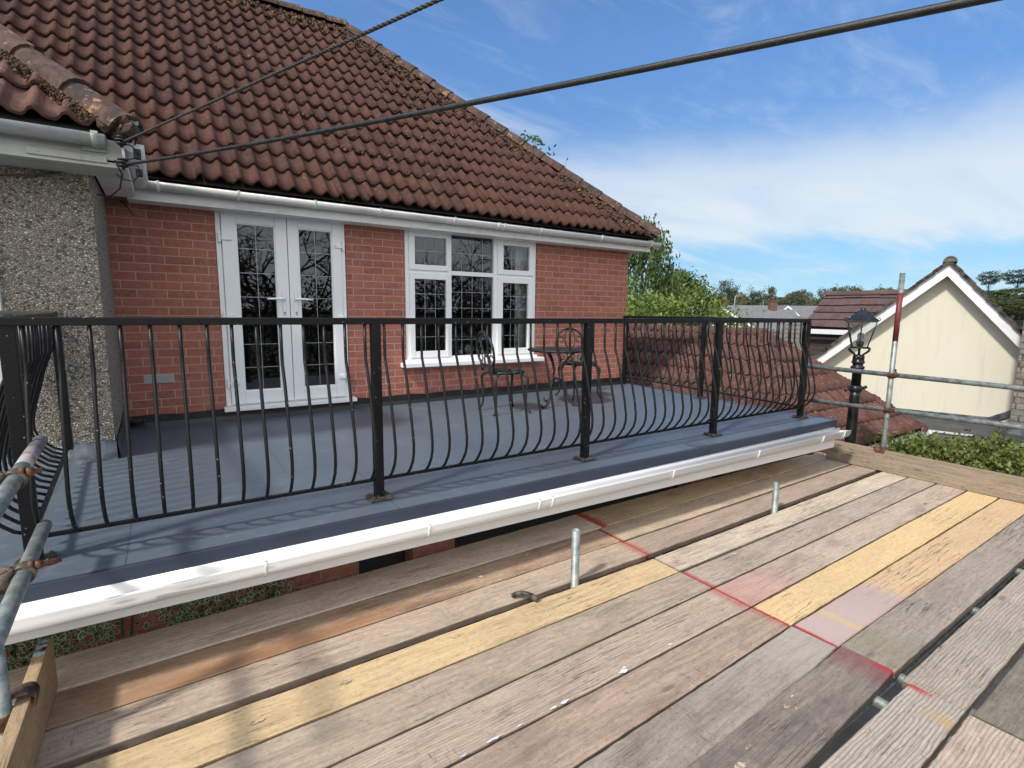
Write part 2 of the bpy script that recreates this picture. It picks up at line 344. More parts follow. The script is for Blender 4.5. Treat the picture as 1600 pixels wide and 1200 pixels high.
def leafmat(name, a, b, c=None, trans=.25):
    def f(t):
        r = t.n('ShaderNodeNewGeometry').outputs['Random Per Island']; col = t.mix(r, a, b)
        cl = t.noise(t.coord(), 1.1, 3, .6); col = t.mix(t.math('MULTIPLY', t.ramp(cl, .45, .7), .5), col, c or tuple(x*1.5 for x in b))
        d = t.n('ShaderNodeBsdfPrincipled'); t.set(d.inputs['Base Color'], col); d.inputs['Roughness'].default_value = .55
        tr = t.n('ShaderNodeBsdfTranslucent'); t.set(tr.inputs[0], col); m = t.n('ShaderNodeMixShader'); m.inputs[0].default_value = trans
        t.nt.links.new(d.outputs[0], m.inputs[1]); t.nt.links.new(tr.outputs[0], m.inputs[2]); o = t.n('ShaderNodeOutputMaterial'); t.nt.links.new(m.outputs[0], o.inputs[0])
    return material(name, f)
L_bright = leafmat('spring_leaves', (.10, .165, .025), (.19, .26, .05), (.30, .36, .10)); L_mid = leafmat('mid_green_leaves', (.05, .09, .02), (.11, .16, .035)); L_birch = leafmat('birch_leaves', (.045, .08, .024), (.10, .145, .04))
L_pine = leafmat('pine_needles', (.038, .055, .030), (.075, .092, .048), trans=.08); L_olive = leafmat('olive_leaves', (.075, .085, .032), (.14, .145, .06), (.16, .13, .07)); L_brown = leafmat('budding_twigs', (.16, .135, .09), (.22, .19, .12))
L_dark = leafmat('dark_leaves', (.012, .024, .008), (.035, .06, .015)); L_ivy = leafmat('ivy_green', (.02, .06, .018), (.05, .11, .03), (.06, .13, .04), .1); L_cream = leafmat('ivy_cream_edge', (.42, .46, .25), (.6, .62, .40), (.6, .6, .4), .1)
L_bush = leafmat('shrub_leaves', (.06, .10, .018), (.15, .20, .04), (.28, .20, .06))

def wood(name, A, B, grain=.5, grime=.35, gcol=(.16, .125, .09), overlays=(), rings=0, seed=0, knots=.5, sides=False):
    def f(t):
        c0 = t.coord(); x, y, z = t.sep(c0); c = t.mapv(t.comb(x, t.math('ADD', y, z), 0), loc=(seed*3.1, seed*1.7, 0))
        wv = t.noise(t.mapv(c, (.6, 2.5, 1)), 1.3, 3, .5)
        cw = t.comb(t.math('MULTIPLY', t.sep(c)[0], 1.3), t.math('ADD', t.math('MULTIPLY', t.sep(c)[1], 24), t.math('MULTIPLY', wv, 5)), 0)
        g1 = t.noise(cw, 2.2, 9, .74, .15)
        g2 = t.noise(t.mapv(c, (5, 95, 1)), 1.0, 6, .75)
        g3 = t.noise(t.mapv(c, (14, 26, 1)), 2.2, 7, .8)
        col = t.mix(t.ramp(g1, .34, .66), B, A)
        col = t.mix(t.math('MULTIPLY', t.ramp(g2, .50, .66), grain*.75), col, tuple(k*.52 for k in B))
        col = t.mix(t.math('MULTIPLY', t.ramp(g3, .52, .66), .58), col, tuple(k*.5 for k in B)); col = t.mix(t.math('MULTIPLY', t.ramp(g3, .46, .35), .50), col, tuple(min(1, k*1.28) for k in A))
        dk = t.voro(t.mapv(c, (1, 1.2, 1)), 17); col = t.mix(t.math('MULTIPLY', t.ramp(dk, .07, .03), t.ramp(g3, .42, .5)), col, (.07, .045, .03))
        if rings:
            wvt = t.n('ShaderNodeTexWave', wave_type='BANDS', bands_direction='Y'); t.set(wvt.inputs[0], t.mapv(c, (.5, 1, 1))); wvt.inputs['Scale'].default_value = 22; wvt.inputs['Distortion'].default_value = 7; wvt.inputs['Detail'].default_value = 2; wvt.inputs['Detail Scale'].default_value = .35
            col = t.mix(t.math('MULTIPLY', t.ramp(wvt.outputs[1], .45, .9), rings), col, tuple(k*.5 for k in B))
        gr = t.noise(t.mapv(c, (1.2, 3.4, 1)), 1.5, 8, .75, .3)
        col = t.mix(t.math('MULTIPLY', t.ramp(gr, .44, .68), grime*1.25), col, gcol)
        sp = t.noise(t.mapv(c, (4, 9, 1)), 5, 6, .8); col = t.mix(t.math('MULTIPLY', t.ramp(sp, .55, .68), .6), col, tuple(k*.5 for k in gcol))
        lg = t.noise(t.mapv(c, (2, 5, 1), (5, 3, 0)), 2.2, 6, .7); col = t.mix(t.math('MULTIPLY', t.ramp(lg, .55, .75), .4), col, tuple(min(1, k*1.35) for k in A))
        kn = t.voro(t.mapv(c, (1.1, 3.6, 1)), 1.25); col = t.mix(t.math('MULTIPLY', t.ramp(kn, .085, .03), knots), col, (.055, .035, .022))
        # cracks: thin dark splits along the grain
        cr = t.noise(t.mapv(c, (1.1, 30, 1), (2, 9, 0)), 1.0, 3, .5); ck = t.math('MULTIPLY', t.ramp(t.math('ABSOLUTE', t.math('SUBTRACT', cr, .5)), .011, .002), t.ramp(t.noise(c, 1.4, 2), .5, .62))
        col = t.mix(t.math('MULTIPLY', ck, .6), col, (.05, .036, .028))
        sx = t.noise(t.mapv(c, (60, 3, 1), (1, 4, 0), (0, 0, R(28))), 1, 2, .5); sc_ = t.math('MULTIPLY', t.ramp(t.math('ABSOLUTE', t.math('SUBTRACT', sx, .5)), .010, .002), t.ramp(t.noise(c, 2.6, 2), .60, .68))
        col = t.mix(t.math('MULTIPLY', sc_, .55), col, (.05, .035, .03))
        for oc, x0, x1, soft, amt, ykey in overlays:
            nn = t.math('MULTIPLY', t.math('SUBTRACT', t.noise(t.mapv(c, (3, 12, 1)), 2.5, 6, .7), .5), soft*2.2)
            xx = t.math('ADD', x, nn); m = t.math('MULTIPLY', t.ramp(xx, x0-soft, x0+soft), t.math('SUBTRACT', 1, t.ramp(xx, x1-soft, x1+soft)))
            if ykey is not None: m = t.math('MULTIPLY', m, t.ramp(t.math('ADD', t.math('MULTIPLY', y, ykey), t.math('MULTIPLY', nn, .25)), -.03, .07))
            m = t.math('MULTIPLY', m, t.math('ADD', .72, t.math('MULTIPLY', g1, .5)), clamp=True)
            col = t.mix(t.math('MULTIPLY', m, amt), col, oc)
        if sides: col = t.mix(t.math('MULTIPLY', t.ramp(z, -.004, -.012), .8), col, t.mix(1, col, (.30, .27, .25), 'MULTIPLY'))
        h = t.math('ADD', t.math('ADD', t.math('MULTIPLY', g1, .5), t.math('MULTIPLY', t.math('ADD', g2, g3), .5)), t.math('MULTIPLY', ck, -1.5))
        t.pbsdf(col, .82, 0, t.bump(h, .6, .0035))
    return material(name, f)

# ================================================================== SETTING
GZ = -3.9
def f(t):
    c = t.coord(); col = t.mix(t.ramp(t.noise(c, .12, 6, .6), .4, .6), (.05, .075, .022), (.085, .085, .045)); t.pbsdf(t.mix(t.ramp(t.noise(c, 6, 5, .7), .4, .7), col, (.045, .05, .02)), .95, 0, t.bump(t.noise(c, 12, 5), .6, .05))
M_ground = material('grass_and_soil', f)
g = MB(); n = 60
for i in range(n+1):
    for j in range(n+1):
        x, y = lerp(-350, 950, i/n), lerp(-350, 950, j/n); d = math.hypot(x, y); a = math.degrees(math.atan2(x, y))
        h = GZ - .012*min(max(d-25, 0), 70)
        h += max(0, min(1, (d-105)/120))*5*(1+.25*math.sin(a*.11))
        hill = math.exp(-((a-77)/7)**2)*math.exp(-((d-150)/28)**2)*7.0; h += hill
        g.v.append((x, y, h))
for i in range(n):
    for j in range(n): k = i*(n+1)+j; g.f.append((k, k+n+1, k+n+2, k+1)); g.mi.append(0); g.sm.append(True)
tag(g.build('ground', M_ground), kind='structure')
M_pave = plain('concrete_paving', (.20, .19, .18), .9, scale=4)
tag(MB().add([(-5, -8, GZ+.03), (12, -8, GZ+.03), (12, 3.35, GZ+.03), (-5, 3.35, GZ+.03)], [(0, 1, 2, 3)]).build('path', M_pave), kind='structure')

# ================================================================== ROOF TILES
def tile_roof(name, mats, parent, eave_o, udir, sdir, U0, U1, nrow, clips, g=.30, flat=False, tw=.30, amp=.021, lift=.022, jit=.004, waves=2, depth_wrap=True):
    """tiles laid in local axes (x along the eave, y up the slope, z out), object matrix places them"""
    u = Vector(udir).normalized(); s = Vector(sdir).normalized(); nn = u.cross(s)
    if nn.z < 0: nn = -nn
    M = Matrix(((u.x, s.x, nn.x, eave_o[0]), (u.y, s.y, nn.y, eave_o[1]), (u.z, s.z, nn.z, eave_o[2]), (0, 0, 0, 1)))
    Mi = M.inverted(); bm = bmesh.new(); seg = 8*waves if not flat else 2
    pts2 = [(c[0], c[1]) for c in clips]
    rnd = random.Random(3)
    for r in range(nrow):
        for k in range(int(math.floor(U0/tw)), int(math.ceil(U1/tw))):
            ou = (tw/2 if (flat and r % 2) else 0)
            mid = M @ Vector((k*tw+tw/2+ou, r*g+g/2, 0))
            if any((mid-Vector(p)).dot(Vector(nv)) > .45 for p, nv in clips): continue
            l = lift+rnd.uniform(-jit, jit); sk = rnd.uniform(-jit, jit); dy = rnd.uniform(-jit, jit)*1.5
            rows = []
            for (vv, ww) in ((r*g+dy, l-.020), (r*g+dy, l), (r*g+g*.5, l*.5+.002), (r*g+g+.04, .0)):
                row = []
                for q in range(seg+1):
                    t = q/seg; ph = t*waves*2*math.pi
                    h = 0 if flat else amp*(math.sin(ph)-.24*math.cos(2*ph)+.12*math.sin(2*ph))
                    gap = .002 if flat else 0
                    row.append(bm.verts.new((k*tw+ou+gap+t*(tw-2*gap), vv, h+ww+sk*(t-.5))))
                rows.append(row)
            for a, b in zip(rows, rows[1:]):
                for q in range(seg):
                    fc = bm.faces.new((a[q], a[q+1], b[q+1], b[q])); fc.smooth = not flat and a is not rows[0]
    for p, nv in clips:
        geom = bm.verts[:]+bm.edges[:]+bm.faces[:]
        bmesh.ops.bisect_plane(bm, geom=geom, plane_co=Mi @ Vector(p), plane_no=(Mi.to_3x3() @ Vector(nv)), clear_outer=True)
    me = bpy.data.meshes.new(name); bm.to_mesh(me); bm.free(); me.materials.append(mats)
    o = bpy.data.objects.new(name, me); COL.objects.link(o); o.parent = parent
    Ml = M.copy(); Ml.translation = M.translation-ORG[parent.name]; o.matrix_local = Ml
    ORG[o.name] = ORG[parent.name]; return o
def sub(o):  # empties children offset for rotated roofs: remember world origin only
    return o
def ridge_tiles(mb, p0, p1, r=.108, L=.33, mi=0, up=(0, 0, 1), drop=.05):
    p0, p1 = Vector(p0), Vector(p1); d = (p1-p0); n = max(1, int(d.length/L)); d.normalize(); side = d.cross(Vector(up)).normalized(); u2 = side.cross(d).normalized()
    for i in range(n):
        a = p0+d*(i*(p1-p0).length/n); b = a+d*((p1-p0).length/n+.03); ra = r+.014+random.uniform(-.004, .004); rb = r-.004; V = []
        jj = u2*random.uniform(-.006, .006)
        for p, q in ((a+jj, ra-.022), (a+jj, ra), (b, rb)):
            V += [p-u2*drop+(side*math.cos(math.pi*k/8)+u2*math.sin(math.pi*k/8))*q for k in range(9)]
        F = [(j*9+k, j*9+k+1, (j+1)*9+k+1, (j+1)*9+k) for j in range(2) for k in range(8)]
        mb.add(V, F, mi, False)
PIT = R(43.4); K = math.tan(PIT); cp, sp_ = math.cos(PIT), math.sin(PIT)

# ================================================================== HOUSE
house = thing('brick_house', 'red brick house with steep brown pantiled roof, white patio doors and a pebbledashed bay', 'house', (2.8, 5.75, GZ))
YW = 5.75; ZT = .955
holes = [(.44, 1.65, -.985, .96), (2.31, 4.15, -.60, .96)]
wb = MB()
xs = sorted({-.36, 5.835, *[h[0] for h in holes], *[h[1] for h in holes]}); 
def wallseg(x0, x1, z0, z1): wb.box((x0, YW, z0), (x1, YW+.27, z1))
for x0, x1 in zip(xs, xs[1:]):
    hs = [h for h in holes if h[0] <= x0+1e-6 and h[1] >= x1-1e-6]
    if hs: wallseg(x0, x1, -1.25, hs[0][2])
    else: wallseg(x0, x1, -1.25, ZT)
wb.box((-.36, YW, GZ), (5.835, YW+.27, -1.25))
front = wb.build('wall', M_brick, house)
sw = MB().box((5.83, YW+.002, GZ), (5.56, 11.9, ZT)).box((-8, 11.63, GZ), (5.56, 11.9, ZT)).box((-8.0, 4.9, GZ), (-7.8, 11.63, ZT))
sw.build('wall', M_brick_side, house)
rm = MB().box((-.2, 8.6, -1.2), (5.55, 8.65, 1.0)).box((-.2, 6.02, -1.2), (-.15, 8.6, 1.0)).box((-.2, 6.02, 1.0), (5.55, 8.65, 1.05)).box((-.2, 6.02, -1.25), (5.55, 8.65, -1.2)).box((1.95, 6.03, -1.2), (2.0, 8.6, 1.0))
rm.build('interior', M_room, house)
cur = MB(); P = []
for i in range(25): x = lerp(3.915, 4.13, i/24); P.append((x, 5.90+.012*math.sin(i*1.9)))
for (xa, ya), (xb, yb) in zip(P, P[1:]): cur.add([(xa, ya, -.56), (xb, yb, -.56), (xb, yb, .9), (xa, ya, .9)], [(0, 1, 2, 3)], 0, True)
cur.build('curtain', M_curtain, house)
tag(MB().blob((3.25, 5.96, -.49), .065, sub=3, jit=.03).tube(arc((3.25, 5.90, -.49), .035, 0, 5.2, 14), .006, 6).blob((3.13, 5.97, -.52), .03, sub=2, jit=.1).lathe([(.045, -.60), (.05, -.55), (.03, -.54)], (3.25, 5.96, 0)).build('ornament', M_orn, loc=(3.25, 5.96, -.6)), 'small white ceramic ball ornament inside the window on the sill', 'ornament')

# --- french doors
fd = MB(); 
def frame_rect(mb, x0, x1, z0, z1, w, y0, y1, ch=.006, wb_=None, wt=None):
    b = wb_ or w; t = wt or w
    mb.box((x0, y0, z0), (x0+w, y1, z1), ch=ch); mb.box((x1-w, y0, z0), (x1, y1, z1), ch=ch)
    mb.box((x0+w, y0+.0015, z0), (x1-w, y1-.0015, z0+b), ch=ch); mb.box((x0+w, y0+.0015, z1-t), (x1-w, y1-.0015, z1), ch=ch)
frame_rect(fd, .445, 1.645, -.95, .955, .045, 5.758, 5.83)
door = fd.build('french_door', M_white, house); door['label'] = 'pair of white double glazed doors with leaded panes'
MB().box((.42, 5.66, -.992), (1.70, 5.80, -.952), ch=.006).build('threshold', M_white, door)
def leaded(mb, x0, x1, z0, z1, cx, cz, y, w=.006):
    for x in cx: mb.box((x-w/2, y-.0035, z0), (x+w/2, y, z1))
    for z in cz: mb.box((x0, y-.0045, z-w/2), (x1, y-.0005, z+w/2))
for (x0, x1, g0, g1) in ((.492, 1.066, .615, .955), (1.072, 1.598, 1.172, 1.505)):
    lf = MB(); w1 = g0-x0; w2 = x1-g1
    lf.box((x0, 5.735, -.935), (g0, 5.80, .905), ch=.007); lf.box((g1, 5.735, -.935), (x1, 5.80, .905), ch=.007)
    lf.box((g0, 5.7365, -.935), (g1, 5.7985, -.812), ch=.007); lf.box((g0, 5.7365, .806), (g1, 5.7985, .905), ch=.007)
    frame_rect(lf, g0-.004, g1+.004, -.816, .810, .014, 5.746, 5.79, .004)
    lf.build('door_leaf', M_white, door)
    MB().add([(g0, 5.768, -.812), (g1, 5.768, -.812), (g1, 5.768, .806), (g0, 5.768, .806)], [(0, 1, 2, 3)]).build('glass_pane', M_glass, door)
    ld = MB(); leaded(ld, g0, g1, -.81, .805, [(g0+g1)/2], [lerp(-.81, .805, k/7) for k in range(1, 7)], 5.766, .0045); ld.build('lead_strip', M_leadstrip, door)
for x, s in ((1.012, -1), (1.125, 1)):
    h = MB().box((x-.016, 5.722, -.10), (x+.016, 5.735, .19), ch=.008); h.tube([(x, 5.735, .10), (x, 5.69, .10)], .011, 10)
    h.tube([(x-.004*s, 5.688, .10), (x+.03*s, 5.684, .103), (x+.16*s, 5.686, .098)], [.012, .011, .009], 10); h.build('handle', M_white, door)
    MB().tube([(x, 5.724, -.035), (x, 5.717, -.035)], .009, 12).box((x-.004, 5.716, -.062), (x+.004, 5.722, -.04)).build('keyhole', M_galv, door)
for z in (.66, -.08, -.72):
    MB().box((.462, 5.722, z-.045), (.485, 5.752, z+.045), ch=.006).box((.487, 5.718, z-.022), (.575, 5.734, z+.022), ch=.006).build('hinge', M_white, door)
    MB().box((1.607, 5.722, z-.045), (1.632, 5.752, z+.045), ch=.006).box((1.535, 5.718, z-.022), (1.605, 5.734, z+.022), ch=.006).build('hinge', M_white, door)
# --- window
wf = MB(); frame_rect(wf, 2.315, 4.145, -.60, .955, .055, 5.758, 5.83)
for x in (2.875, 3.525): wf.box((x-.03, 5.7595, -.545), (x+.03, 5.8285, .90), ch=.005)
for x0, x1 in ((2.37, 2.845), (2.905, 3.495), (3.555, 4.09)): wf.box((x0, 5.761, .425), (x1, 5.827, .475), ch=.005)
win = wf.build('window', M_white, house); win['label'] = 'white casement window with leaded panes beside the doors'
MB().box((2.24, 5.64, -.655), (4.235, 5.80, -.602), ch=.008).box((2.30, 5.715, -.6015), (4.16, 5.757, -.57), ch=.005).build('sill', M_white, win)
sashes = [(2.36, 2.855, -.55, .435, 2.425, 2.825, -.475, .362, 2, 4, 1), (2.36, 2.855, .465, .905, 2.43, 2.83, .527, .838, 2, 1, 1), (3.545, 4.10, -.55, .435, 3.625, 4.02, -.475, .362, 2, 4, 1), (3.545, 4.10, .465, .905, 3.63, 4.03, .527, .83, 2, 1, 1),
          (2.905, 3.495, -.545, .425, 2.912, 3.488, -.54, .42, 3, 4, 0), (2.905, 3.495, .475, .90, 2.912, 3.488, .48, .895, 3, 1, 0)]
for a, b, c, d, e, f1, g_, h, nx, nz, sash in sashes:
    if sash:
        sm = MB(); sm.box((a, 5.738, c), (e, 5.80, d), ch=.006); sm.box((f1, 5.738, c), (b, 5.80, d), ch=.006); sm.box((e, 5.7395, c), (f1, 5.7985, g_), ch=.006); sm.box((e, 5.7395, h), (f1, 5.7985, d), ch=.006); sm.build('sash', M_white, win)
        y = 5.768
    else: y = 5.79
    MB().add([(e, y, g_), (f1, y, g_), (f1, y, h), (e, y, h)], [(0, 1, 2, 3)]).build('glass_pane', M_glass, win)
    ld = MB(); leaded(ld, e, f1, g_, h, [lerp(e, f1, k/(nx+1)) for k in range(1, nx+1)], [lerp(g_, h, k/(nz+1)) for k in range(1, nz+1)], y-.002, .0042); ld.build('lead_strip', M_leadstrip, win)
# air vent, upstand, corner trim
vt = MB().box((-.20, 5.738, -.685), (.03, 5.752, -.605))
for k in range(3): vt.box((-.19, 5.73, -.675+k*.024), (.02, 5.739, -.662+k*.024))
vt.build('air_vent', white_pvc('dirty_white_vent', (.42, .41, .40), .8), house)
up = MB(); 
for i in range(30):
    xa, xb = lerp(-.35, 5.86, i/30), lerp(-.35, 5.86, (i+1)/30); za = -.975+.008*math.sin(i*2.1); zb = -.975+.008*math.sin((i+1)*2.1); ya = 5.727+.006*math.sin(i*1.3); yb = 5.727+.006*math.sin((i+1)*1.3)
    up.add([(xa, 5.70, -1.10), (xb, 5.70, -1.10), (xb, yb, -1.04), (xa, ya, -1.04), (xa, ya, za), (xb, yb, zb), (xb, 5.749, zb), (xa, 5.749, za)], [(0, 1, 2, 3), (3, 2, 5, 4), (4, 5, 6, 7)], 0, False)
up.blob((-.30, 5.66, -1.0), .05, sq=(2.2, .6, .7), sub=2, jit=.25); up.build('membrane_upstand', M_black, house)
MB().box((5.836, 5.742, -1.05), (5.846, 5.77, -.06)).build('corner_trim', M_white, house)

# --- main roof
EY, EZ, HX = 5.40, 1.095, 6.03
roof_parent = house
roof = tile_roof('roof', M_tile, house, (0, EY, EZ), (1, 0, 0), (0, cp, sp_), -7.5, 6.3, 16, [((HX, EY, EZ), (1, 1, 0)), ((0, EY+3.4, EZ), (0, 1, 0))], jit=.006, lift=.030, amp=.024)
RP = MB(); D = 3.4
A0 = (-8, EY+.03, EZ-.035); A1 = (HX, EY+.03, EZ-.035); Rr = (HX-D, EY+D, EZ+D*K-.04); Rl = (-8, EY+D, EZ+D*K-.04); B1 = (HX, EY+2*D, EZ-.03); B0 = (-8, EY+2*D, EZ-.03)
RP.add([A0, A1, Rr, Rl, B1, B0], [(0, 1, 2, 3), (1, 4, 2), (4, 5, 3, 2)]).add([(-8, EY+.05, EZ-.10), (HX-.03, EY+.05, EZ-.10), (HX-.03, EY+2*D-.05, EZ-.10), (-8, EY+2*D-.05, EZ-.10)], [(0, 1, 2, 3)])
RP.build('roof_underlay', plain('dark_underlay', (.03, .02, .018), .9), house)
rt = MB(); ridge_tiles(rt, (HX+.02, EY-.02, EZ+.03), (HX-D, EY+D, EZ+D*K+.045)); ridge_tiles(rt, (HX-D, EY+D, EZ+D*K+.05), (-8, EY+D, EZ+D*K+.05))
rt.build('hip_tiles', M_ridge, house)
ms = MB(); hipv = Vector((-1, 1, K)); rg = random.Random(11)
def onroof(x, s, off=0): return Vector((x, EY+s*cp-off*sp_, EZ+s*sp_+off*cp))
for i in range(2600):       # clumps along the hip
    s = rg.uniform(0, 4.6)*1.0; dy = s*cp; xh = HX-dy; w = abs(rg.gauss(0, .09))+.10
    if rg.random() < .3+.3*math.sin(s*5)+.35*math.sin(s*13)*0: w += .08
    if math.sin(s*7.3)+math.sin(s*3.1+1) < -.9: continue
    ms.blob(onroof(xh-w*1.3, s, .022+rg.uniform(-.01, .012)), rg.uniform(.008, .026), sub=0, jit=.45, sq=(1, 1, .7))
for i in range(900):       # ridge
    x = rg.uniform(-2.5, HX-3.55); s = 4.58-abs(rg.gauss(0, .09))-.03; ms.blob(onroof(x, s, .03), rg.uniform(.008, .024), sub=0, jit=.45)
for cx, cs, cw, ch_, n_ in ((3.0, 3.3, .12, .8, 330), (3.35, 2.3, .10, .5, 150), (1.9, .95, .18, .12, 60), (2.35, .75, .2, .15, 50), (1.35, 1.55, .15, .10, 30), (.9, 2.7, .2, .1, 20), (2.9, 1.3, .25, .3, 60), (2.0, 4.2, .5, .16, 130)):
    for i in range(n_):
        mx, m_s = cx+rg.gauss(0, cw), round((cs+rg.gauss(0, ch_))/.3)*.3+rg.uniform(-.03, .05)
        if mx > HX-m_s*cp-.08 or m_s > 4.6: continue
        ms.blob(onroof(mx, m_s, .030), rg.uniform(.006, .018), sub=0, jit=.45)
tag(ms.build('moss', M_lichen, house), kind='stuff')
wd = MB(); rg2 = random.Random(5)
for s0, cnt in ((1.75, 26), (1.9, 22), (1.55, 8)):
    for i in range(cnt):
        p = onroof(HX-s0*cp, s0, .12)+Vector((rg2.gauss(0, .08), rg2.gauss(0, .04), rg2.uniform(0, .13)))
        a = Vector((rg2.uniform(-1, 1), rg2.uniform(-1, 1), rg2.uniform(-.2, 1))).normalized()*.035; b = a.cross(Vector((rg2.random(), 1, .3))).normalized()*.014
        wd.add([p-a, p+b, p+a, p-b], [(0, 1, 2, 3)])
for s0, hh in ((1.8, .16), (1.35, .13)):
    p = onroof(HX-s0*cp, s0, .10); wd.tube([p, p+Vector((.01, 0, hh*.6)), p+Vector((.03, 0, hh))], .003, 5); wd.blob(p+Vector((.03, 0, hh)), .014, sub=0)
tag(wd.build('roof_weeds', L_mid, house), kind='stuff')

# --- main gutter
def half_gutter(mb, a, b, r=.056, t=.004, n=10, mi=0, out=(0, -1, 0), ends=(0, 0), square=False):
    a, b = Vector(a), Vector(b); o = Vector(out).normalized(); up_ = Vector((0, 0, 1)); V = []
    for q in (r, r-t):
        for p in (a, b):
            for k in range(n+1):
                th = math.pi*k/n; V.append(p+o*q*math.cos(th)-up_*q*math.sin(th)*(1.0 if not square else 1.1))
    m = n+1; F = []
    for k in range(n):
        F.append((k, k+1, m+k+1, m+k)); F.append((2*m+k, 3*m+k, 3*m+k+1, 2*m+k+1)); F.append((k, 2*m+k, 2*m+k+1, k+1)); F.append((m+k, m+k+1, 3*m+k+1, 3*m+k))
    F += [(0, m, 3*m, 2*m), (n, 2*m+n, 3*m+n, m+n)]
    mb.add(V, F, mi, True)
    for e, p in zip(ends, (a, b)):
        if e: mb.add([p+o*r*math.cos(math.pi*k/n)-up_*r*math.sin(math.pi*k/n) for k in range(n+1)]+[p+o*r*math.cos(math.pi*k/n)-up_*r*math.sin(math.pi*k/n)+(b-a).normalized()*.004*(1 if p is b else -1) for k in range(n+1)], [tuple(range(n+1)), tuple(range(n+1, 2*n+2))], mi)
def bracket(mb, p, r=.056, w=.022, d=(1, 0, 0), out=(0, -1, 0)):
    d = Vector(d)*w/2; p = Vector(p); half_gutter(mb, p-d, p+d, r+.006, .008, 12, 0, out); o = Vector(out).normalized()
    q = p+o*(r+.001); mb.box((q.x-w/2, q.y-.006, q.z-.004), (q.x+w/2, q.y+.008, q.z+.010))
gm = MB(); half_gutter(gm, (-.22, 5.47, 1.035), (6.17, 5.47, 1.020), ends=(1, 1), r=.06)
gut = gm.build('gutter', M_gutter, house)
for x in (.02, .62, 1.28, 1.93, 2.78, 3.36, 3.44, 3.98, 5.0, 5.98):
    b = MB(); bracket(b, (x, 5.47, 1.033-.0023*(x+.2)), .06); b.build('gutter_bracket', M_gutter, gut)
MB().box((-.2, 5.535, .895), (6.06, 5.553, 1.06)).box((-.2, 5.553, .895), (6.06, 5.78, .912)).box((5.85, 5.78, .895), (6.06, 12, .912)).box((6.042, 5.553, .895), (6.06, 12, 1.06)).build('fascia', M_gutter, house)
# offset downpipe behind the right corner and a curl of wire
MB().tube([(5.95, 6.35, .93), (5.95, 6.35, .86), (5.93, 6.25, .80), (5.88, 6.1, .70), (5.875, 6.05, .62), (5.875, 6.05, GZ)], .034, 14).build('downpipe', M_gutter, house)
cw = MB().tube([(6.02, 5.42, 1.03), (6.06, 5.40, 1.12)]+arc((6.085, 5.40, 1.155), .028, math.pi*1.1, -math.pi*.55, 12), .004, 6); cw.build('wire_hook', M_wire, house)

# --- bay
bayw = MB().box((-8, 4.64, GZ), (-.36, 4.9, .93)).box((-.62, 4.9, GZ), (-.361, 5.75, .93))
bayw.build('bay_wall', M_pebble, house)['label'] = 'pebbledashed wall of the projecting bay'
lf = MB(); 
for i in range(40):
    xa, xb = lerp(-3, -.352, i/40), lerp(-3, -.352, (i+1)/40); z = lambda q: -.945+.006*math.sin(q*2.3)+.004*math.sin(q*5); y = lambda q: 4.628+.003*math.sin(q*1.7)
    lf.add([(xa, y(i)-.016, -1.082), (xb, y(i+1)-.016, -1.082), (xb, y(i+1), -1.05), (xa, y(i), -1.05), (xa, y(i), z(i)), (xb, y(i+1), z(i+1)), (xb, 4.642, z(i+1)), (xa, 4.642, z(i))], [(0, 1, 2, 3), (3, 2, 5, 4), (4, 5, 6, 7)], 0, True)
for i in range(16):
    ya, yb = lerp(4.622, 5.72, i/16), lerp(4.622, 5.72, (i+1)/16); z = lambda q: -.945+.03*(q/16)**2*2+.005*math.sin(q*2.3); x = lambda q: -.347+.004*math.sin(q*2.1)
    lf.add([(x(i)+.014, ya, -1.082), (x(i+1)+.014, yb, -1.082), (x(i+1), yb, z(i+1)), (x(i), ya, z(i))], [(0, 1, 2, 3)], 0, True)
lf.build('lead_flashing', M_lead, house)
kk = MB(); frame_rect(kk, -2.1, -.868, -.55, .70, .06, 4.60, 4.66); kb = kk.build('bay_window', M_white, house)
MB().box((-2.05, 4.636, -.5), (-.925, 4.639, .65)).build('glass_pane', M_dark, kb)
BX, BY, BZ = -.14, 4.24, 1.10
tile_roof('bay_roof', M_tile_bay, house, (0, BY, BZ), (1, 0, 0), (0, cp, sp_), -5, 0, 9, [((BX, BY, BZ), (1, 1, 0))], jit=.007, lift=.03, amp=.026)
tile_roof('bay_roof_side', M_tile_bay, house, (BX, BY, BZ), (0, 1, 0), (-cp, 0, sp_), 0, 4.2, 10, [((BX, BY, BZ), (-1, -1, 0)), ((BX, 5.41, BZ), (1, 1, 0))])
bu = MB().add([(-5, BY+.02, BZ-.04), (BX, BY+.02, BZ-.04), (BX-2.7, BY+2.7, BZ+2.7*K-.04), (-5, BY+2.7, BZ+2.7*K-.04)], [(0, 1, 2, 3)]); bu.build('roof_underlay', M_dark, house)
bh = MB(); [bh.blob((BX+.0+random.gauss(0, .035), BY-.015+random.gauss(0, .035), BZ+.0+random.uniform(-.03, .05)), random.uniform(.02, .045), jit=.3) for _ in range(40)]; ridge_tiles(bh, (BX+.03, BY-.03, BZ+.02), (BX-2.7, BY+2.7, BZ+2.7*K+.03), r=.10, L=.42); bh.build('hip_tiles', M_ridge, house)
bm_ = MB()
for i in range(2600):
    s = rg.uniform(.0, 2.0); xh = BX-s*cp; w = abs(rg.gauss(0, .045))+.12; p = Vector((xh-w, BY+s*cp-.02*sp_, BZ+s*sp_+.02)); bm_.blob(p+Vector((0, 0, rg.uniform(-.01, .03))), rg.uniform(.003, .011), sub=0, jit=.5)
tag(bm_.build('moss', M_lichen, house), kind='stuff')
bg_ = MB(); half_gutter(bg_, (-5, 4.22, 1.04), (-.235, 4.22, 1.035), r=.062, ends=(0, 1)); bgut = bg_.build('bay_gutter', M_gutter_dirty, house)
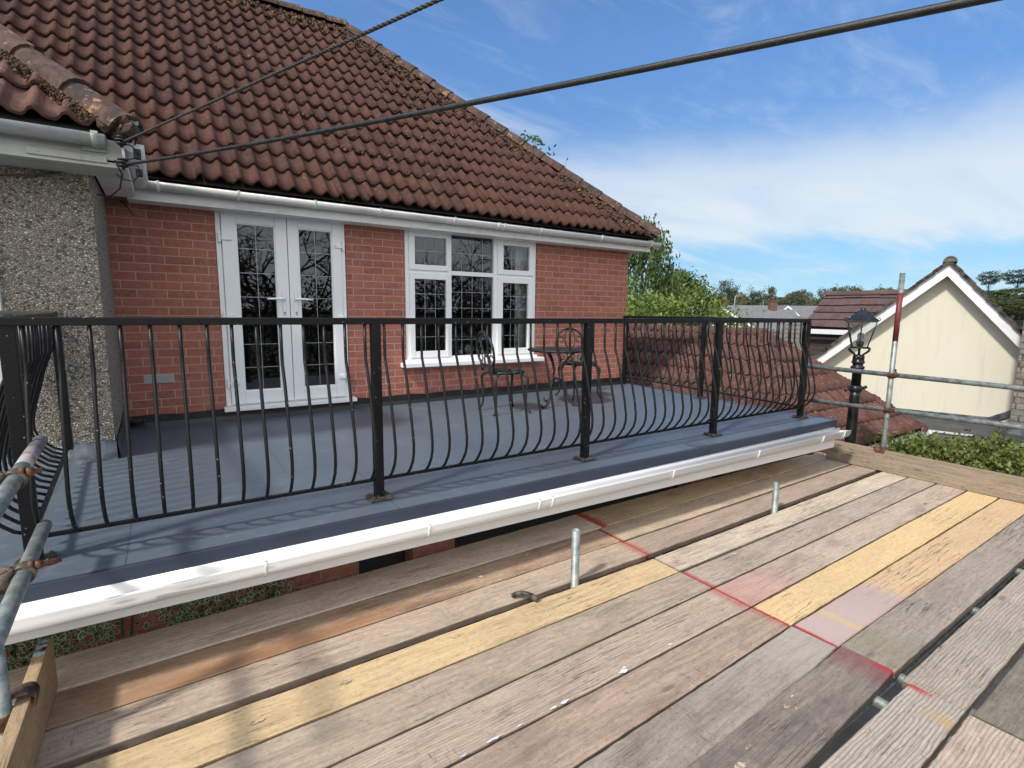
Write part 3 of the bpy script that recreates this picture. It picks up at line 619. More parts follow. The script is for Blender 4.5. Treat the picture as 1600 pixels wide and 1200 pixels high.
b = MB(); bracket(b, (-.285, 4.22, 1.036), .062, w=.035); b.build('gutter_bracket', M_gutter_dirty, bgut)
sg = MB(); half_gutter(sg, (-.10, 4.28, 1.035), (-.10, 5.45, 1.03), r=.058, out=(1, 0, 0), ends=(1, 0)); sg.box((-.16, 4.24, .91), (-.145, 5.5, 1.06)); sg.box((-.34, 4.30, .905), (-.16, 5.55, .918)); sg.build('side_gutter', M_gutter, house)
fs = MB().box((-5, 4.30, .875), (-.145, 4.318, 1.04)).box((-5, 4.318, .875), (-.16, 4.64, .89)).box((-.36, 4.275, .955), (-.24, 4.299, .985), ch=.004)
fs.box((-.62, 4.285, .895), (-.24, 4.30, .935), ch=.004)
for k in range(4): fs.tube([(-.57+k*.1, 4.284, .915), (-.57+k*.1, 4.279, .915)], .006, 8)
fs.build('bay_fascia', M_gutter_dirty, house)
# wires and insulators on the corner
for z in (1.005, .875):
    iw = MB()
    for dz, r_ in ((0, .028), (.018, .036), (.036, .028)): iw.lathe([(r_*.6, z+dz-.018), (r_, z+dz-.010), (r_, z+dz-.003), (r_*.6, z+dz)], (-.155, 4.165, 0), 14)
    iw.tube([(-.155, 4.165, z-.03), (-.155, 4.165, z+.03)], .009, 8)
    iw.build('cable_insulator', M_cable, house)
MB().box((-.10, 4.18, .925), (-.06, 4.22, .985), ch=.004).build('junction_box', M_cable, house); MB().box((-.095, 4.18, .82), (-.058, 4.215, .865), ch=.004).build('junction_box', M_cable, house)
MB().tube([(-.14, 4.15, 1.0), (-.10, 4.15, .985), (-.07, 4.17, .95), (-.09, 4.19, .93), (-.15, 4.2, .905), (-.17, 4.25, .89)], .004, 6).build('loose_wire', M_cable, house)
MB().tube([(-.14, 4.15, .87), (-.08, 4.15, .875), (-.07, 4.17, .83), (-.11, 4.2, .79), (-.16, 4.25, .80), (-.2, 4.3, .84)], .004, 6).build('loose_wire', M_cable, house)
MB().tube([(-.2, 4.28, .92), (-.17, 4.3, .84), (-.19, 4.35, .76), (-.25, 4.5, .73), (-.33, 4.62, .75)], .005, 6).build('loose_wire', M_cable, house)
MB().tube([(-.25, 5.70, .90), (-.20, 5.69, .84), (-.17, 5.70, .78)], .005, 6).build('loose_wire', M_cable, house)
MB().tube([(-2.2, 4.625, .82), (-1.4, 4.622, .80), (-.8, 4.62, .812), (-.62, 4.62, .835), (-.5, 4.622, .875), (-.40, 4.625, .925)], .006, 6).build('wall_cable', M_wire, house)
cc = MB().tube([(-.11, 4.32, 1.16), (-.085, 4.22, 1.15)], .030, 16).tube([(-.085, 4.22, 1.15), (-.083, 4.213, 1.1495)], .024, 16, 1).tube([(-.11, 4.30, 1.135), (-.10, 4.29, 1.08), (-.13, 4.3, 1.02)], .010, 8).tube([(-.10, 4.26, 1.13), (-.07, 4.24, 1.08), (-.09, 4.25, 1.02)], .005, 6)
tag(cc.build('security_camera', [M_lampiron, M_galv], loc=(-.11, 4.30, 1.10)), 'tiny black round security camera at the corner of the bay roof', 'camera')
def catenary(a, b, sag, n=24): 
    a, b = Vector(a), Vector(b); return [a.lerp(b, i/n)-Vector((0, 0, sag*4*(i/n)*(1-i/n))) for i in range(n+1)]
def twisted(mb, pts, r, strands=3, pitch=.05, mi=0):
    P = [Vector(p) for p in pts]; L = sum((b-a).length for a, b in zip(P, P[1:])); n = int(L/.012); Q = []
    cum = [0]
    for a, b in zip(P, P[1:]): cum.append(cum[-1]+(b-a).length)
    def at(s):
        for i in range(len(P)-1):
            if s <= cum[i+1] or i == len(P)-2: return P[i].lerp(P[i+1], (s-cum[i])/(cum[i+1]-cum[i]))
    d = (P[-1]-P[0]).normalized(); u = d.orthogonal().normalized(); w = d.cross(u)
    for k in range(strands):
        mb.tube([at(L*i/n)+(u*math.cos(2*math.pi*(L*i/n/pitch+k/strands))+w*math.sin(2*math.pi*(L*i/n/pitch+k/strands)))*r*.52 for i in range(n+1)], r*.56, 6, mi)
c1 = MB(); e1 = Vector((.4755, .9926, .5871))*1.55; s1 = Vector((-.14, 4.15, 1.01)); twisted(c1, catenary(s1, s1+(e1-s1)*1.35, .0), .0066, 3, .07)
tag(c1.build('overhead_cable', M_cable2, loc=s1), 'thin twisted cable rising from the bay corner across the big roof, the upper one', 'cable', 'overhead cables')
e2 = Vector((1.246, .4873, .597))*1.02; s2 = Vector((-.14, 4.15, .875)); c2 = MB().tube(catenary(s2, s2+(e2-s2)*1.3, .03), .0088, 12)
tag(c2.build('overhead_cable', M_cable, loc=s2), 'thick smooth black overhead cable crossing the roof and the sky, the lower of two', 'cable', 'overhead cables')

# ================================================================== TERRACE
DZ = -1.08
ter = thing('roof_terrace', 'grey coated flat roof terrace in front of the brick wall, edged with a dark trim', 'terrace', (2.6, 4.2, GZ))
MB().add([(-3, 2.63, DZ), (5.757, 2.63, DZ), (5.92, 5.80, DZ), (-3, 5.80, DZ), (-3, 2.63, DZ-.2), (5.757, 2.63, DZ-.2), (5.92, 5.80, DZ-.2), (-3, 5.80, DZ-.2)], [(0, 1, 2, 3), (7, 6, 5, 4)]).build('deck_surface', M_deck, ter)
tr = MB().box((-3, 2.612, DZ-.070), (5.77, 2.64, DZ+.003), ch=.004)
tr.prism([(5.752, 2.613, DZ+.0025), (5.775, 2.613, DZ+.0025), (5.94, 5.8, DZ+.0025), (5.915, 5.8, DZ+.0025)], (0, 0, -.11)); tr.build('edge_trim', M_navy, ter)
# darker deck patches are thin sheets
def on_deck(mb, pts, z): mb.add([(x, y, z) for x, y in pts], [(0, 1, 2, 3)])
for x, w_, y1_ in ((3.55, .15, 2.77),):
    pt = MB(); on_deck(pt, [(x, 2.65), (x+w_, 2.65), (x+w_, y1_), (x, y1_)], DZ+.004); pt.build('deck_patch', M_patch, ter)
sh = MB()
def under(x): return -1.295-.012*(x+.5)
sh.add([(-3, 2.618, DZ-.06), (5.77, 2.618, DZ-.06), (5.77, 2.618, under(5.77)), (-3, 2.618, under(-3)), (-3, 2.64, under(-3)), (5.77, 2.64, under(5.77)), (5.77, 3.34, under(5.77)), (-3, 3.34, under(-3)), (5.77, 2.64, DZ-.06)], [(0, 3, 2, 1), (3, 4, 5, 2), (4, 7, 6, 5), (1, 2, 5, 8)])
sh.build('fascia', M_gutter_new, ter)
gd = MB()
def gz(x): return -1.148-.0045*(x+.5)
# deep-flow gutter profile
prof = [(0, .012), (0, -.018)]+[(-.055+.055*math.cos(math.pi*k/14), -.018-.060*math.sin(math.pi*k/14)) for k in range(1, 14)]+[(-.110, -.018), (-.1125, -.004), (-.115, .004), (-.112, .009), (-.106, .006), (-.105, -.004)]+[(-.055-.050*math.cos(math.pi*k/14), -.018-.054*math.sin(math.pi*k/14)) for k in range(0, 15)]+[(-.005, .012)]
gout = [(0, -.018)]+[(-.055+.055*math.cos(math.pi*k/10), -.018-.060*math.sin(math.pi*k/10)) for k in range(1, 10)]+[(-.110, -.018), (-.115, .006)]
def sweep(mb, prof, xa, xb, y0, za, zb, mi=0):
    n = len(prof); mb.add([(xa, y0+a, za+b) for a, b in prof]+[(xb, y0+a, zb+b) for a, b in prof], [(i, (i+1) % n, n+(i+1) % n, n+i) for i in range(n)]+[tuple(range(n))[::-1], tuple(range(n, 2*n))], mi, True)
    mb.sm[-1] = mb.sm[-2] = False
sweep(gd, prof, -1.6, 5.83, 2.607, gz(-1.6), gz(5.83)); gd.add([(5.826, 2.607+a, gz(5.83)+b) for a, b in gout], [tuple(range(len(gout)))])
dg = gd.build('gutter', M_gutter_new, ter); dg['label'] = 'new glossy white gutter along the terrace edge'
for x in (.31, 1.12, 1.86, 1.96, 3.1, 4.2, 5.28, 5.70):
    b = MB(); pp = [(-.055+(a+.055)*1.09, -.018+(c+.018)*1.10) for a, c in gout]; pp += [(-.106, .012)]+[(-.055+(a+.055)*.99, -.018+(c+.018)*.99) for a, c in gout[::-1]]
    sweep(b, pp, x-.006, x+.006, 2.607, gz(x), gz(x)); b.build('gutter_bracket', M_gutter_new, dg)
# walls below
lw = MB().box((-3, 3.34, GZ), (.98, 3.6, -1.30)).box((1.37, 3.34, GZ), (1.70, 3.58, -1.30)).box((4.42, 3.34, GZ), (4.76, 3.58, -1.30)).box((5.2, 3.34, GZ), (5.76, 3.58, -1.30)).box((5.50, 3.58, GZ), (5.76, 5.7, -1.30))
lw.build('wall', brick_mat('old_brick', 'x', (.33, .10, .06), (.20, .055, .04), (.25, .2, .17)), ter)
MB().box((.98, 3.5, GZ), (5.5, 3.56, -1.42)).box((.98, 3.42, -1.42), (5.5, 3.56, -1.30)).build('black_boarding', M_door, ter)
# ivy on the lower wall
def leaf(mb, p, d, nrm, L, Wd, rim=.22):
    d = d.normalized(); s = d.cross(nrm).normalized(); out = [(0, 0), (.45, .3), (.5, .62), (.28, .9), (0, 1.05), (-.28, .9), (-.5, .62), (-.45, .3)]
    V = [p+d*(b*L)+s*(a*Wd)+nrm*(-abs(a)*.25*L) for a, b in out]; c = p+d*(.52*L)
    I = [c+(v-c)*(1-rim) for v in V]; n = 8
    mb.add(V+I, [tuple(range(n, 2*n))], 0, True); b0 = len(mb.v)-2*n
    for i in range(n): mb.f.append((b0+i, b0+(i+1) % n, b0+n+(i+1) % n, b0+n+i)); mb.mi.append(1); mb.sm.append(True)
iv = MB(); r3 = random.Random(21)
for i in range(4200):
    x = r3.uniform(-1.4, .52); x = x if x < .2 or r3.random() < .6 else x-.5
    if -.33 < x < -.12 and r3.random() < .85: continue
    z = r3.uniform(-2.1, -1.36); y = 3.32-abs(r3.gauss(.07, .07))
    nrm = Vector((r3.gauss(0, .5), -1, r3.gauss(.5, .5))).normalized(); d = Vector((r3.gauss(0, 1), r3.gauss(0, .3), r3.gauss(-.3, 1)))
    L = r3.uniform(.022, .042); leaf(iv, Vector((x, y, z)), d-nrm*d.dot(nrm), nrm, L, L*.62, .15)
for i in range(16): 
    x = r3.uniform(-1.5, .4); iv.tube([(x, 3.3, -3.8), (x+.1, 3.28, -2.6), (x+r3.uniform(-.1, .3), 3.3, -1.5)], .006, 5, 0)
tag(iv.build('ivy', [L_ivy, L_cream], loc=(-.5, 3.3, GZ)), 'cream edged variegated ivy on the brick wall below the white gutter', 'ivy')

# ================================================================== RAILING
rail = thing('balcony_railing', 'black iron bellied balcony railing around the terrace', 'railing', (2.5, 2.85, DZ))
RZ = -.0775
LE = Vector((-.62, 4.60, 0)); LC = Vector((-.53, 2.85, 0)); RC = Vector((5.555, 2.885, 0)); RE = Vector((5.80, 5.74, 0))
def barbox(mb, a, b, w, z0, z1, ch=.003):
    a, b = Vector(a), Vector(b); d = (b-a); L = d.length; d.normalize(); M = Matrix.Translation(a) @ Matrix.Rotation(math.atan2(d.y, d.x), 4, 'Z')
    mb.box((0, -w/2, z0), (L, w/2, z1), M=M, ch=ch)
for a, b in ((LC+Vector((-.035, 0, 0)), RC+Vector((.02, 0, 0))), (LC, LE), (RC, RE)):
    m = MB(); barbox(m, a, b, .045, -.078+(.001 if b is LE or b is RE else 0), -.043+(.002 if b is LE or b is RE else 0)); m.build('top_rail', M_iron, rail)
def seg_bars(a, b, out, ts):
    a, b, out = Vector(a), Vector(b), Vector(out)
    m = MB(); barbox(m, a-out*.02, b-out*.02, .02, -.972, -.955, .002); m.build('bottom_rail', M_iron, rail)
    for t in ts:
        p = a.lerp(b, t) + Vector((random.uniform(-.003, .003), 0, 0)); prof = [(-.02, -.964), (.035, -.940), (.072, -.905), (.112, -.85), (.128, -.80), (.130, -.745), (.110, -.64), (.082, -.54), (.045, -.40), (.012, -.31), (-.005, -.27), (-.008, -.20), (-.010, -.0775)]
        MB().tube([p+out*o_+Vector((0, 0, z)) for o_, z in prof], .0082, 8).build('baluster', M_iron, rail)
posts = [(.968, 0), (2.531, 0), (4.045, 0)]
fx = [LC.x, .968, 2.531, 4.045, RC.x]
F0 = Vector((LC.x, 2.83, 0)); F1 = Vector((RC.x, 2.855, 0)); LL = F1.x-F0.x
ts = []
for x0, x1, nb in ((fx[0], fx[1], 14), (fx[1], fx[2], 14), (fx[2], fx[3], 14), (fx[3], fx[4], 14)):
    for k in range(nb):
        x = lerp(x0, x1, (k+.42)/nb); ts.append((x-F0.x)/LL)
seg_bars(F0, F1, (0, -1, 0), ts)
ro = Vector(((RE-RC).y, -(RE-RC).x, 0)).normalized(); lo = Vector((-(LE-LC).y, (LE-LC).x, 0)).normalized()
seg_bars(RC+ro*.02, RE+ro*.02, ro, [(k+.4)/21 for k in range(21)])
seg_bars(LC+lo*.02, LE+lo*.02, lo, [(k+.4)/15 for k in range(15)])
def post(x, y, base=True, w=.05, zb=DZ):
    m = MB().box((x-w/2, y-w/2, zb+.014), (x+w/2, y+w/2, -.0785), ch=.004); m.build('post', M_iron, rail)
    if base:
        q = MB().box((x-.065, y-.06, zb+.004), (x+.065, y+.06, zb+.016), ch=.003)
        for sx in (-1, 1):
            for sy in (-1, 1): q.lathe([(.009, 0), (.009, .007), (.004, .012)], (x+sx*.048, y+sy*.043, zb+.015), 6)
        q.build('base_plate', M_rustplate, rail)
M_rustplate = plain('rusty_plate', (.13, .10, .075), .7, .2, var=.45, scale=30, col2=(.015, .013, .012))
post(LC.x, LC.y+.01, w=.054); post(RC.x, RC.y)
for x, _ in posts: post(x, 2.858)
pr = RC.lerp(RE, .47); post(pr.x, pr.y); pe = RC.lerp(RE, .985); post(pe.x, pe.y, False); post(LE.x+.01, LE.y-.03, False, .05, -.98)

# ================================================================== GARDEN FURNITURE
def curve(pts, n=6):   # catmull
    P = [Vector(p) for p in pts]; P = [P[0]*2-P[1]]+P+[P[-1]*2-P[-2]]; out = []
    for i in range(1, len(P)-2):
        for k in range(n):
            t = k/n; out.append(.5*((2*P[i])+(P[i+1]-P[i-1])*t+(2*P[i-1]-5*P[i]+4*P[i+1]-P[i+2])*t*t+(3*P[i]-P[i-1]-3*P[i+1]+P[i+2])*t**3))
    out.append(P[-2]); return out
def chair(loc, rz, label):
    t = thing('garden_chair', label, 'chair', loc, 'cast iron patio chairs'); t.rotation_euler = (0, 0, rz)
    def B(mb, name): 
        o = mb.build(name, M_cast, None); o.parent = t; return o
    s = MB(); s.tube([Vector((.20*math.cos(a), .20*math.sin(a), .44)) for a in [2*math.pi*k/28 for k in range(29)]], .016, 8)
    s.lathe([(.19, .425), (.195, .432), (.19, .440)], seg=28)
    for k in range(8): a = k*math.pi/4; s.tube([(0.03*math.cos(a), .03*math.sin(a), .444), (.19*math.cos(a), .19*math.sin(a), .444)], .008, 6)
    B(s, 'seat')
    for sx in (-1, 1):
        for sy in (-1, 1):
            B(MB().tube(curve([(sx*.13, sy*.13, .43), (sx*.185, sy*.185, .38), (sx*.175, sy*.175, .22), (sx*.175, sy*.18, .08), (sx*.21, sy*.21, .012)]), [.018, .018, .017, .017, .016, .016, .015, .015, .015, .014, .014, .013, .013, .012, .012, .012, .012, .012, .012, .012, .012, .012, .013, .014, .016][:25], 8), 'leg')
    b = MB(); Y = -.19
    def Q(x, z): return Vector((x, Y-.16*(z-.44), z))
    b.tube([Q(.15, .44), Q(.17, .56)]+[Q(.215*math.cos(a), .66+.21*math.sin(a)) for a in [lerp(-.5, math.pi+.5, k/26) for k in range(27)]]+[Q(-.17, .56), Q(-.15, .44)], .013, 8)
    b.tube([Q(.075*math.cos(a), .735+.125*math.sin(a)) for a in [2*math.pi*k/24 for k in range(25)]], .009, 6)
    b.tube([Q(.055*math.cos(a), .535+.085*math.sin(a)) for a in [2*math.pi*k/20 for k in range(21)]], .009, 6)
    for sx in (-1, 1):
        b.tube(curve([Q(sx*.205, .69), Q(sx*.17, .755), Q(sx*.11, .76), Q(sx*.10, .70), Q(sx*.14, .70)]), .007, 6)
        b.tube(curve([Q(sx*.19, .60), Q(sx*.13, .63), Q(sx*.09, .59), Q(sx*.12, .55)]), .007, 6)
        b.tube(curve([Q(sx*.165, .50), Q(sx*.12, .47), Q(sx*.10, .51), Q(sx*.13, .53)]), .007, 6)
    B(b, 'backrest'); return t
chair((3.02, 4.74, DZ), R(-97), 'black iron chair seen side on below the window, left of the round table')
chair((4.36, 5.08, DZ), R(172), 'black iron chair with round scrolled back facing us from behind the round table')
tb = thing('patio_table', 'small round black cast iron table on curled legs between two chairs', 'table', (3.74, 4.75, DZ))
tm = MB(); tm.lathe([(.30, .632), (.335, .640), (.34, .652), (.335, .662), (.0, .664)], (3.74, 4.75, DZ), 32); tm.build('tabletop', M_cast, tb)
tm = MB(); 
for k in range(3):
    a = R(80+120*k); d = Vector((math.cos(a), math.sin(a), 0)); C = Vector((3.74, 4.75, DZ))
    tm.tube([C+d*r_+Vector((0, 0, z)) for r_, z in [(.20, .63), (.10, .52), (.055, .42), (.07, .33), (.05, .28)]], .011, 8)
    MB().tube(curve([C+d*.05+Vector((0, 0, .29)), C+d*.10+Vector((0, 0, .26)), C+d*.12+Vector((0, 0, .15)), C+d*.17+Vector((0, 0, .05)), C+d*.25+Vector((0, 0, .012)), C+d*.30+Vector((0, 0, .03)), C+d*.31+Vector((0, 0, .05))]), .012, 8).build('leg', M_cast, tb)
tm.lathe([(.02, .25), (.05, .27), (.055, .30), (.02, .33)], (3.74, 4.75, DZ), 12); tm.build('stem', M_cast, tb)
tag(MB().box((-1.25, 4.50, -.052), (-.60, 4.60, -.030), ch=.003).build('timber_capping', wood('old_capping', (.20, .16, .11), (.10, .08, .06)), loc=(-.9, 4.55, -.05)), 'short weathered timber capping against the pebbledash, behind the left end of the railing', 'plank')

# ================================================================== SCAFFOLD
BZT = -1.6; TH = .038
RED = (.42, .012, .025)
GREY = ((.53, .415, .31), (.40, .305, .225)); PINK = ((.57, .445, .335), (.43, .325, .245)); PALE = ((.66, .545, .40), (.49, .39, .285)); DRAB = ((.29, .235, .18), (.20, .16, .125)); YEL = ((.72, .52, .265), (.64, .445, .215)); TAN = ((.55, .41, .25), (.40, .285, .175)); LY = ((.66, .485, .265), (.53, .37, .20))
def board(label, x0, x1, e0, e1, cols, dz=0, xr=(-.25, 2.57), seed=1, name='scaffold_board', group='scaffold boards laid across the platform', **kw):
    """e0/e1: (far y, near y) at the two reference x"""
    def Y(e_a, e_b, x): return e_a+(e_b-e_a)*(x-xr[0])/(xr[1]-xr[0])
    ya, na, yb, nb = Y(e0[0], e1[0], x0), Y(e0[1], e1[1], x0), Y(e0[0], e1[0], x1), Y(e0[1], e1[1], x1)
    ca, cb = (ya+na)/2, (yb+nb)/2; ang = math.atan2(cb-ca, x1-x0); L = math.hypot(x1-x0, cb-ca)
    rnd = random.Random(seed); n = 46; bm = bmesh.new(); c = .004; rings = []
    for i in range(n+1):
        t = i/n; w = lerp(ya-na, yb-nb, t)/2-.0025; jf, jn = rnd.uniform(-.0022, .0012), rnd.uniform(-.0022, .0012); zt = rnd.uniform(-.0006, .0006)+.0015*math.sin(t*5+seed)
        ed = 0 if 0 < i < n else .0
        ring = [(w+jf, -TH), (w+jf, -c), (w+jf-c, zt), (w*.35, zt+rnd.uniform(-.0006, .0006)), (-w*.35, zt+rnd.uniform(-.0006, .0006)), (-w-jn+c, zt), (-w-jn, -c), (-w-jn, -TH)]
        xe = t*L+(rnd.uniform(-.002, .002) if 0 < i < n else 0)
        rings.append([bm.verts.new((xe, y, z)) for y, z in ring])
    for a, b in zip(rings, rings[1:]):
        for k in range(8): bm.faces.new((a[k], a[(k+1) % 8], b[(k+1) % 8], b[k]))
    bm.faces.new(rings[0][::-1]); bm.faces.new(rings[-1]); bmesh.ops.recalc_face_normals(bm, faces=bm.faces)
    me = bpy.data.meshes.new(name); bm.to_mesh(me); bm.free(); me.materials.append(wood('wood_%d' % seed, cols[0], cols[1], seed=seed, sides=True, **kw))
    o = bpy.data.objects.new(name, me); COL.objects.link(o); o.location = (x0, ca, BZT+dz); o.rotation_euler = (0, 0, ang)
    ORG[o.name] = Vector(o.location); o['bl'] = 0; del o['bl']
    return tag(o, label, 'board', group)
XJ = 2.585
def redR(L=3.25, amt=.75, w=.05): return (RED, L-.03, L+.2, .035, amt, None)
xa = -.80
board('pale pinkish board at the far edge beside the white gutter, left of the red joint', xa, 2.64, (3.005, 2.716), (3.068, 2.762), ((.78, .655, .53), (.62, .50, .40)), seed=1, grime=.22, overlays=[((.17, .12, .07), 0, 4, .4, .25, 1)])  # pale wood, colour lifted further to look lit in the gutter's shade
board('board stained orange brown along its left half, second from the white gutter', xa, XJ, (2.708, 2.474), (2.754, 2.515), ((.50, .365, .25), (.33, .22, .145)), seed=2, grime=.55, gcol=(.13, .07, .045), overlays=[((.30, .125, .05), .55, 1.75, .25, .6, -1), ((.36, .205, .11), .0, 1.3, .35, .35, None)])
board('weathered grey board just above the wide dark gap, left of the red joint', xa, XJ, (2.470, 2.254), (2.508, 2.268), GREY, seed=3, grime=.35, overlays=[redR(3.38, .5)])
board('yellowish board just in front of the wide gap and nearer pipe stub', xa, XJ-.005, (2.208, 1.975), (2.213, 2.003), LY, seed=4, grain=.2, grime=.35, gcol=(.30, .20, .12), knots=.35)
board('grey brown board with a dark knot mark, directly in front of the left yellowish board', xa, XJ, (1.962, 1.722), (1.998, 1.768), ((.48, .38, .27), (.34, .265, .19)), seed=5, grime=.35)
board('board with wavy grain rings and white paint drips, ending at the red joint', xa, XJ+.005, (1.714, 1.494), (1.760, 1.528), GREY, seed=6, grain=.6, rings=.35, grime=.25, overlays=[redR(3.38, .45)])
board('brownish pink board next in front of the one with white paint drips', xa, XJ+.01, (1.486, 1.21), (1.522, 1.312), ((.46, .335, .245), (.32, .23, .17)), seed=7, grime=.5, overlays=[redR(3.40, .4)])
board('dull grey board second from the gap at the bottom edge of the photo', .4, XJ+.03, (1.203, .87), (1.306, 1.084), ((.37, .315, .25), (.27, .225, .175)), seed=8, grime=.45, overlays=[((.48, .42, .34), 1.85, 2.4, .15, .45, None)])
board('dark grey board with pale gouges, bright red edge at its end beside the near gap', .6, XJ+.06, (.98, .70), (1.078, .853), DRAB, seed=9, grime=.6, gcol=(.11, .09, .08), dz=.008, overlays=[((.20, .035, .05), 1.90, 2.4, .06, .5, None), (RED, 2.015, 2.4, .02, .75, -1)])
board('striped grey board in the near corner with a bright red and yellow end', .9, XJ+.045, (.77, .53), (.795, .594), ((.52, .445, .36), (.39, .325, .26)), seed=10, grain=.6, rings=.6, grime=.1, overlays=[(RED, 1.70, 2.4, .02, .9, 1), ((.50, .31, .12), 1.555, 1.62, .02, .6, -1)])
board('nearest board at the bottom right corner with fine grain stripes', 1.1, XJ+.04, (.52, .29), (.585, .355), PINK, seed=11, grain=.8, rings=.5, grime=.15)
XR = (2.6, 6.12)
board('yellow brown board along the far edge beyond the joint, ending under the end toe board', 2.64, 6.35, (3.075, 2.762), (3.06, 2.835), ((.66, .50, .31), (.50, .365, .225)), xr=XR, seed=12, grain=.3, grime=.45, gcol=(.22, .15, .09), overlays=[(RED, -.2, .07, .03, .85, None)])  # base colour brightened to offset shade from the terrace edge
board('tan board second from the far edge beyond the red joint', 2.60, 6.3, (2.756, 2.515), (2.828, 2.60), ((.60, .47, .335), (.45, .345, .245)), xr=XR, seed=13, grime=.35, overlays=[(RED, -.2, .015, .015, .9, None)])  # colour raised here too, against the terrace's shade
board('brownish grey board third from the far edge beyond the joint, above the dark gap', 2.60, 6.28, (2.495, 2.272), (2.575, 2.340), ((.45, .34, .26), (.33, .245, .19)), xr=XR, seed=14, grime=.45, overlays=[(RED, -.2, .02, .03, .7, None)])
board('palest bleached board, in front of the farther pipe stub', 2.605, 6.25, (2.215, 2.010), (2.285, 2.062), PALE, xr=XR, seed=15, grime=.3, grain=.7)
board('grey board with deep cracks just in front of the palest board', 2.60, 6.25, (1.988, 1.770), (2.052, 1.832), ((.50, .40, .31), (.37, .29, .225)), xr=XR, seed=16, grain=.8, grime=.4, overlays=[(RED, -.2, .02, .02, .8, None)])
board('pink tinted scratched board between the cracked grey one and the bright yellow ones', 2.60, 6.22, (1.76, 1.530), (1.822, 1.598), PINK, xr=XR, seed=17, grain=.5, grime=.4, overlays=[((.52, .25, .22), -.2, .45, .25, .55, None), (RED, -.2, .008, .012, .9, None)])
board('brightest yellow board, the farther of the two', 2.61, 6.22, (1.522, 1.312), (1.590, 1.370), YEL, xr=XR, seed=18, grain=.12, grime=.14, gcol=(.40, .26, .13), knots=.2, overlays=[(RED, -.2, .006, .008, .9, None)])
board('orange yellow board, weathered pink at its near end, the nearer of the two yellow', 2.63, 6.22, (1.306, 1.088), (1.362, 1.132), ((.66, .46, .255), (.55, .37, .205)), xr=XR, seed=19, grain=.15, grime=.2, gcol=(.40, .26, .15), knots=.3, overlays=[((.46, .35, .32), -.3, .80, .10, .9, None), ((.58, .42, .18), .235, .275, .02, .8, None), (RED, -.2, .010, .010, .9, None)])
board('long greyish brown board beside the near gap, in front of the yellow boards', 2.65, 6.3, (1.082, .852), (1.125, .90), ((.40, .33, .265), (.29, .235, .19)), xr=XR, seed=20, grime=.35, dz=.010, overlays=[((.16, .15, .07), .0, .35, .12, .35, None)])
board('straight grained pale board on the near side of the gap, right half', 2.635, 6.3, (.822, .597), (.86, .63), ((.48, .40, .31), (.36, .295, .23)), xr=XR, seed=21, grain=.8, rings=.45, grime=.2)
board('mossy brown board at the right edge of the photo, nearest of the right half', 2.645, 6.3, (.578, .345), (.61, .38), ((.27, .225, .17), (.17, .145, .11)), xr=XR, seed=22, grime=.6, gcol=(.10, .085, .06))
# splashes and scuffs lying on the boards
M_wpaint = plain('white_paint_drips', (.72, .72, .70), .6); M_gouge = plain('fresh_wood_gouge', (.52, .42, .29), .8, var=.3, scale=60)
def splat(name, mat, seed, spots, z0):
    bd = next(o for o in COL.objects if o.name.startswith('scaffold_board') and o.data.materials[0].name == 'wood_%d' % seed); rr_ = random.Random(3)
    inv = (Matrix.Translation(bd.location) @ bd.rotation_euler.to_matrix().to_4x4()).inverted()
    for x, y, r_, st in spots:
        n = 11; Pp = [inv @ Vector((x, y, z0+.0005))]+[inv @ Vector((x+math.cos(2*math.pi*k/n)*r_*st*rr_.uniform(.5, 1.2), y+math.sin(2*math.pi*k/n)*r_*rr_.uniform(.5, 1.2), z0)) for k in range(n)]
        o = MB().add(Pp, [(0, 1+k, 1+(k+1) % n) for k in range(n)]).build(name, mat, None); o.parent = bd
splat('paint_drip', M_wpaint, 6, [(1.62, 1.522, .012, 2.4), (1.95, 1.536, .009, 1.6), (1.64, 1.536, .006, 2.0), (1.28, 1.518, .008, 3.2), (1.22, 1.516, .005, 5), (.93, 1.512, .006, 6), (1.05, 1.514, .004, 5), (.80, 1.507, .004, 4)], BZT+.0045)
splat('wood_splinter', M_gouge, 9, [(2.02, 1.00, .011, 1.5), (2.05, .97, .008, 2.2), (1.60, .93, .014, 2.2), (1.57, .89, .008, 3), (1.70, .965, .006, 4), (2.10, 1.02, .005, 3)], BZT+.0125)
splat('mortar_spot', M_wpaint, 2, [(1.5, 2.60, .010, 1.6), (1.9, 2.68, .006, 2)], BZT+.0045)
splat('mortar_spot', M_wpaint, 16, [(3.1, 1.96, .008, 1.6), (3.6, 1.84, .006, 3)], BZT+.0045)
splat('mortar_spot', M_gouge, 4, [(.55, 2.12, .012, 2.5), (1.1, 2.15, .010, 3), (.2, 2.08, .010, 3)], BZT+.0045)
# toe boards
def toe(label, x, th, y0, y1, z0, z1, cols, seed, **kw):
    m = MB().box((0, -th/2, -(z1-z0)/2), (y1-y0, th/2, (z1-z0)/2), ch=.004); bmn = m
    o = m.build('toe_board', wood('wood_%d' % seed, cols[0], cols[1], seed=seed, **kw), None); 
    o.location = (x, y1, (z0+z1)/2); o.rotation_euler = (0, 0, -math.pi/2)
    return tag(o, label, 'toe board')
def rotwood(name, A, B, seed, **kw): pass
toe('long upright toe board closing the far right end of the platform', 6.125, .038, -1.5, 2.845, BZT+.004, BZT+.224, ((.34, .265, .19), (.235, .185, .135)), 31, grime=.4, gcol=(.15, .12, .08), grain=.4)
tb_ = toe('upright toe board with a pale blue painted tip at the left edge', -.505, .042, -.2, 2.755, BZT+.004, BZT+.235, ((.48, .34, .19), (.33, .22, .12)), 32, grime=.35, grain=.4)
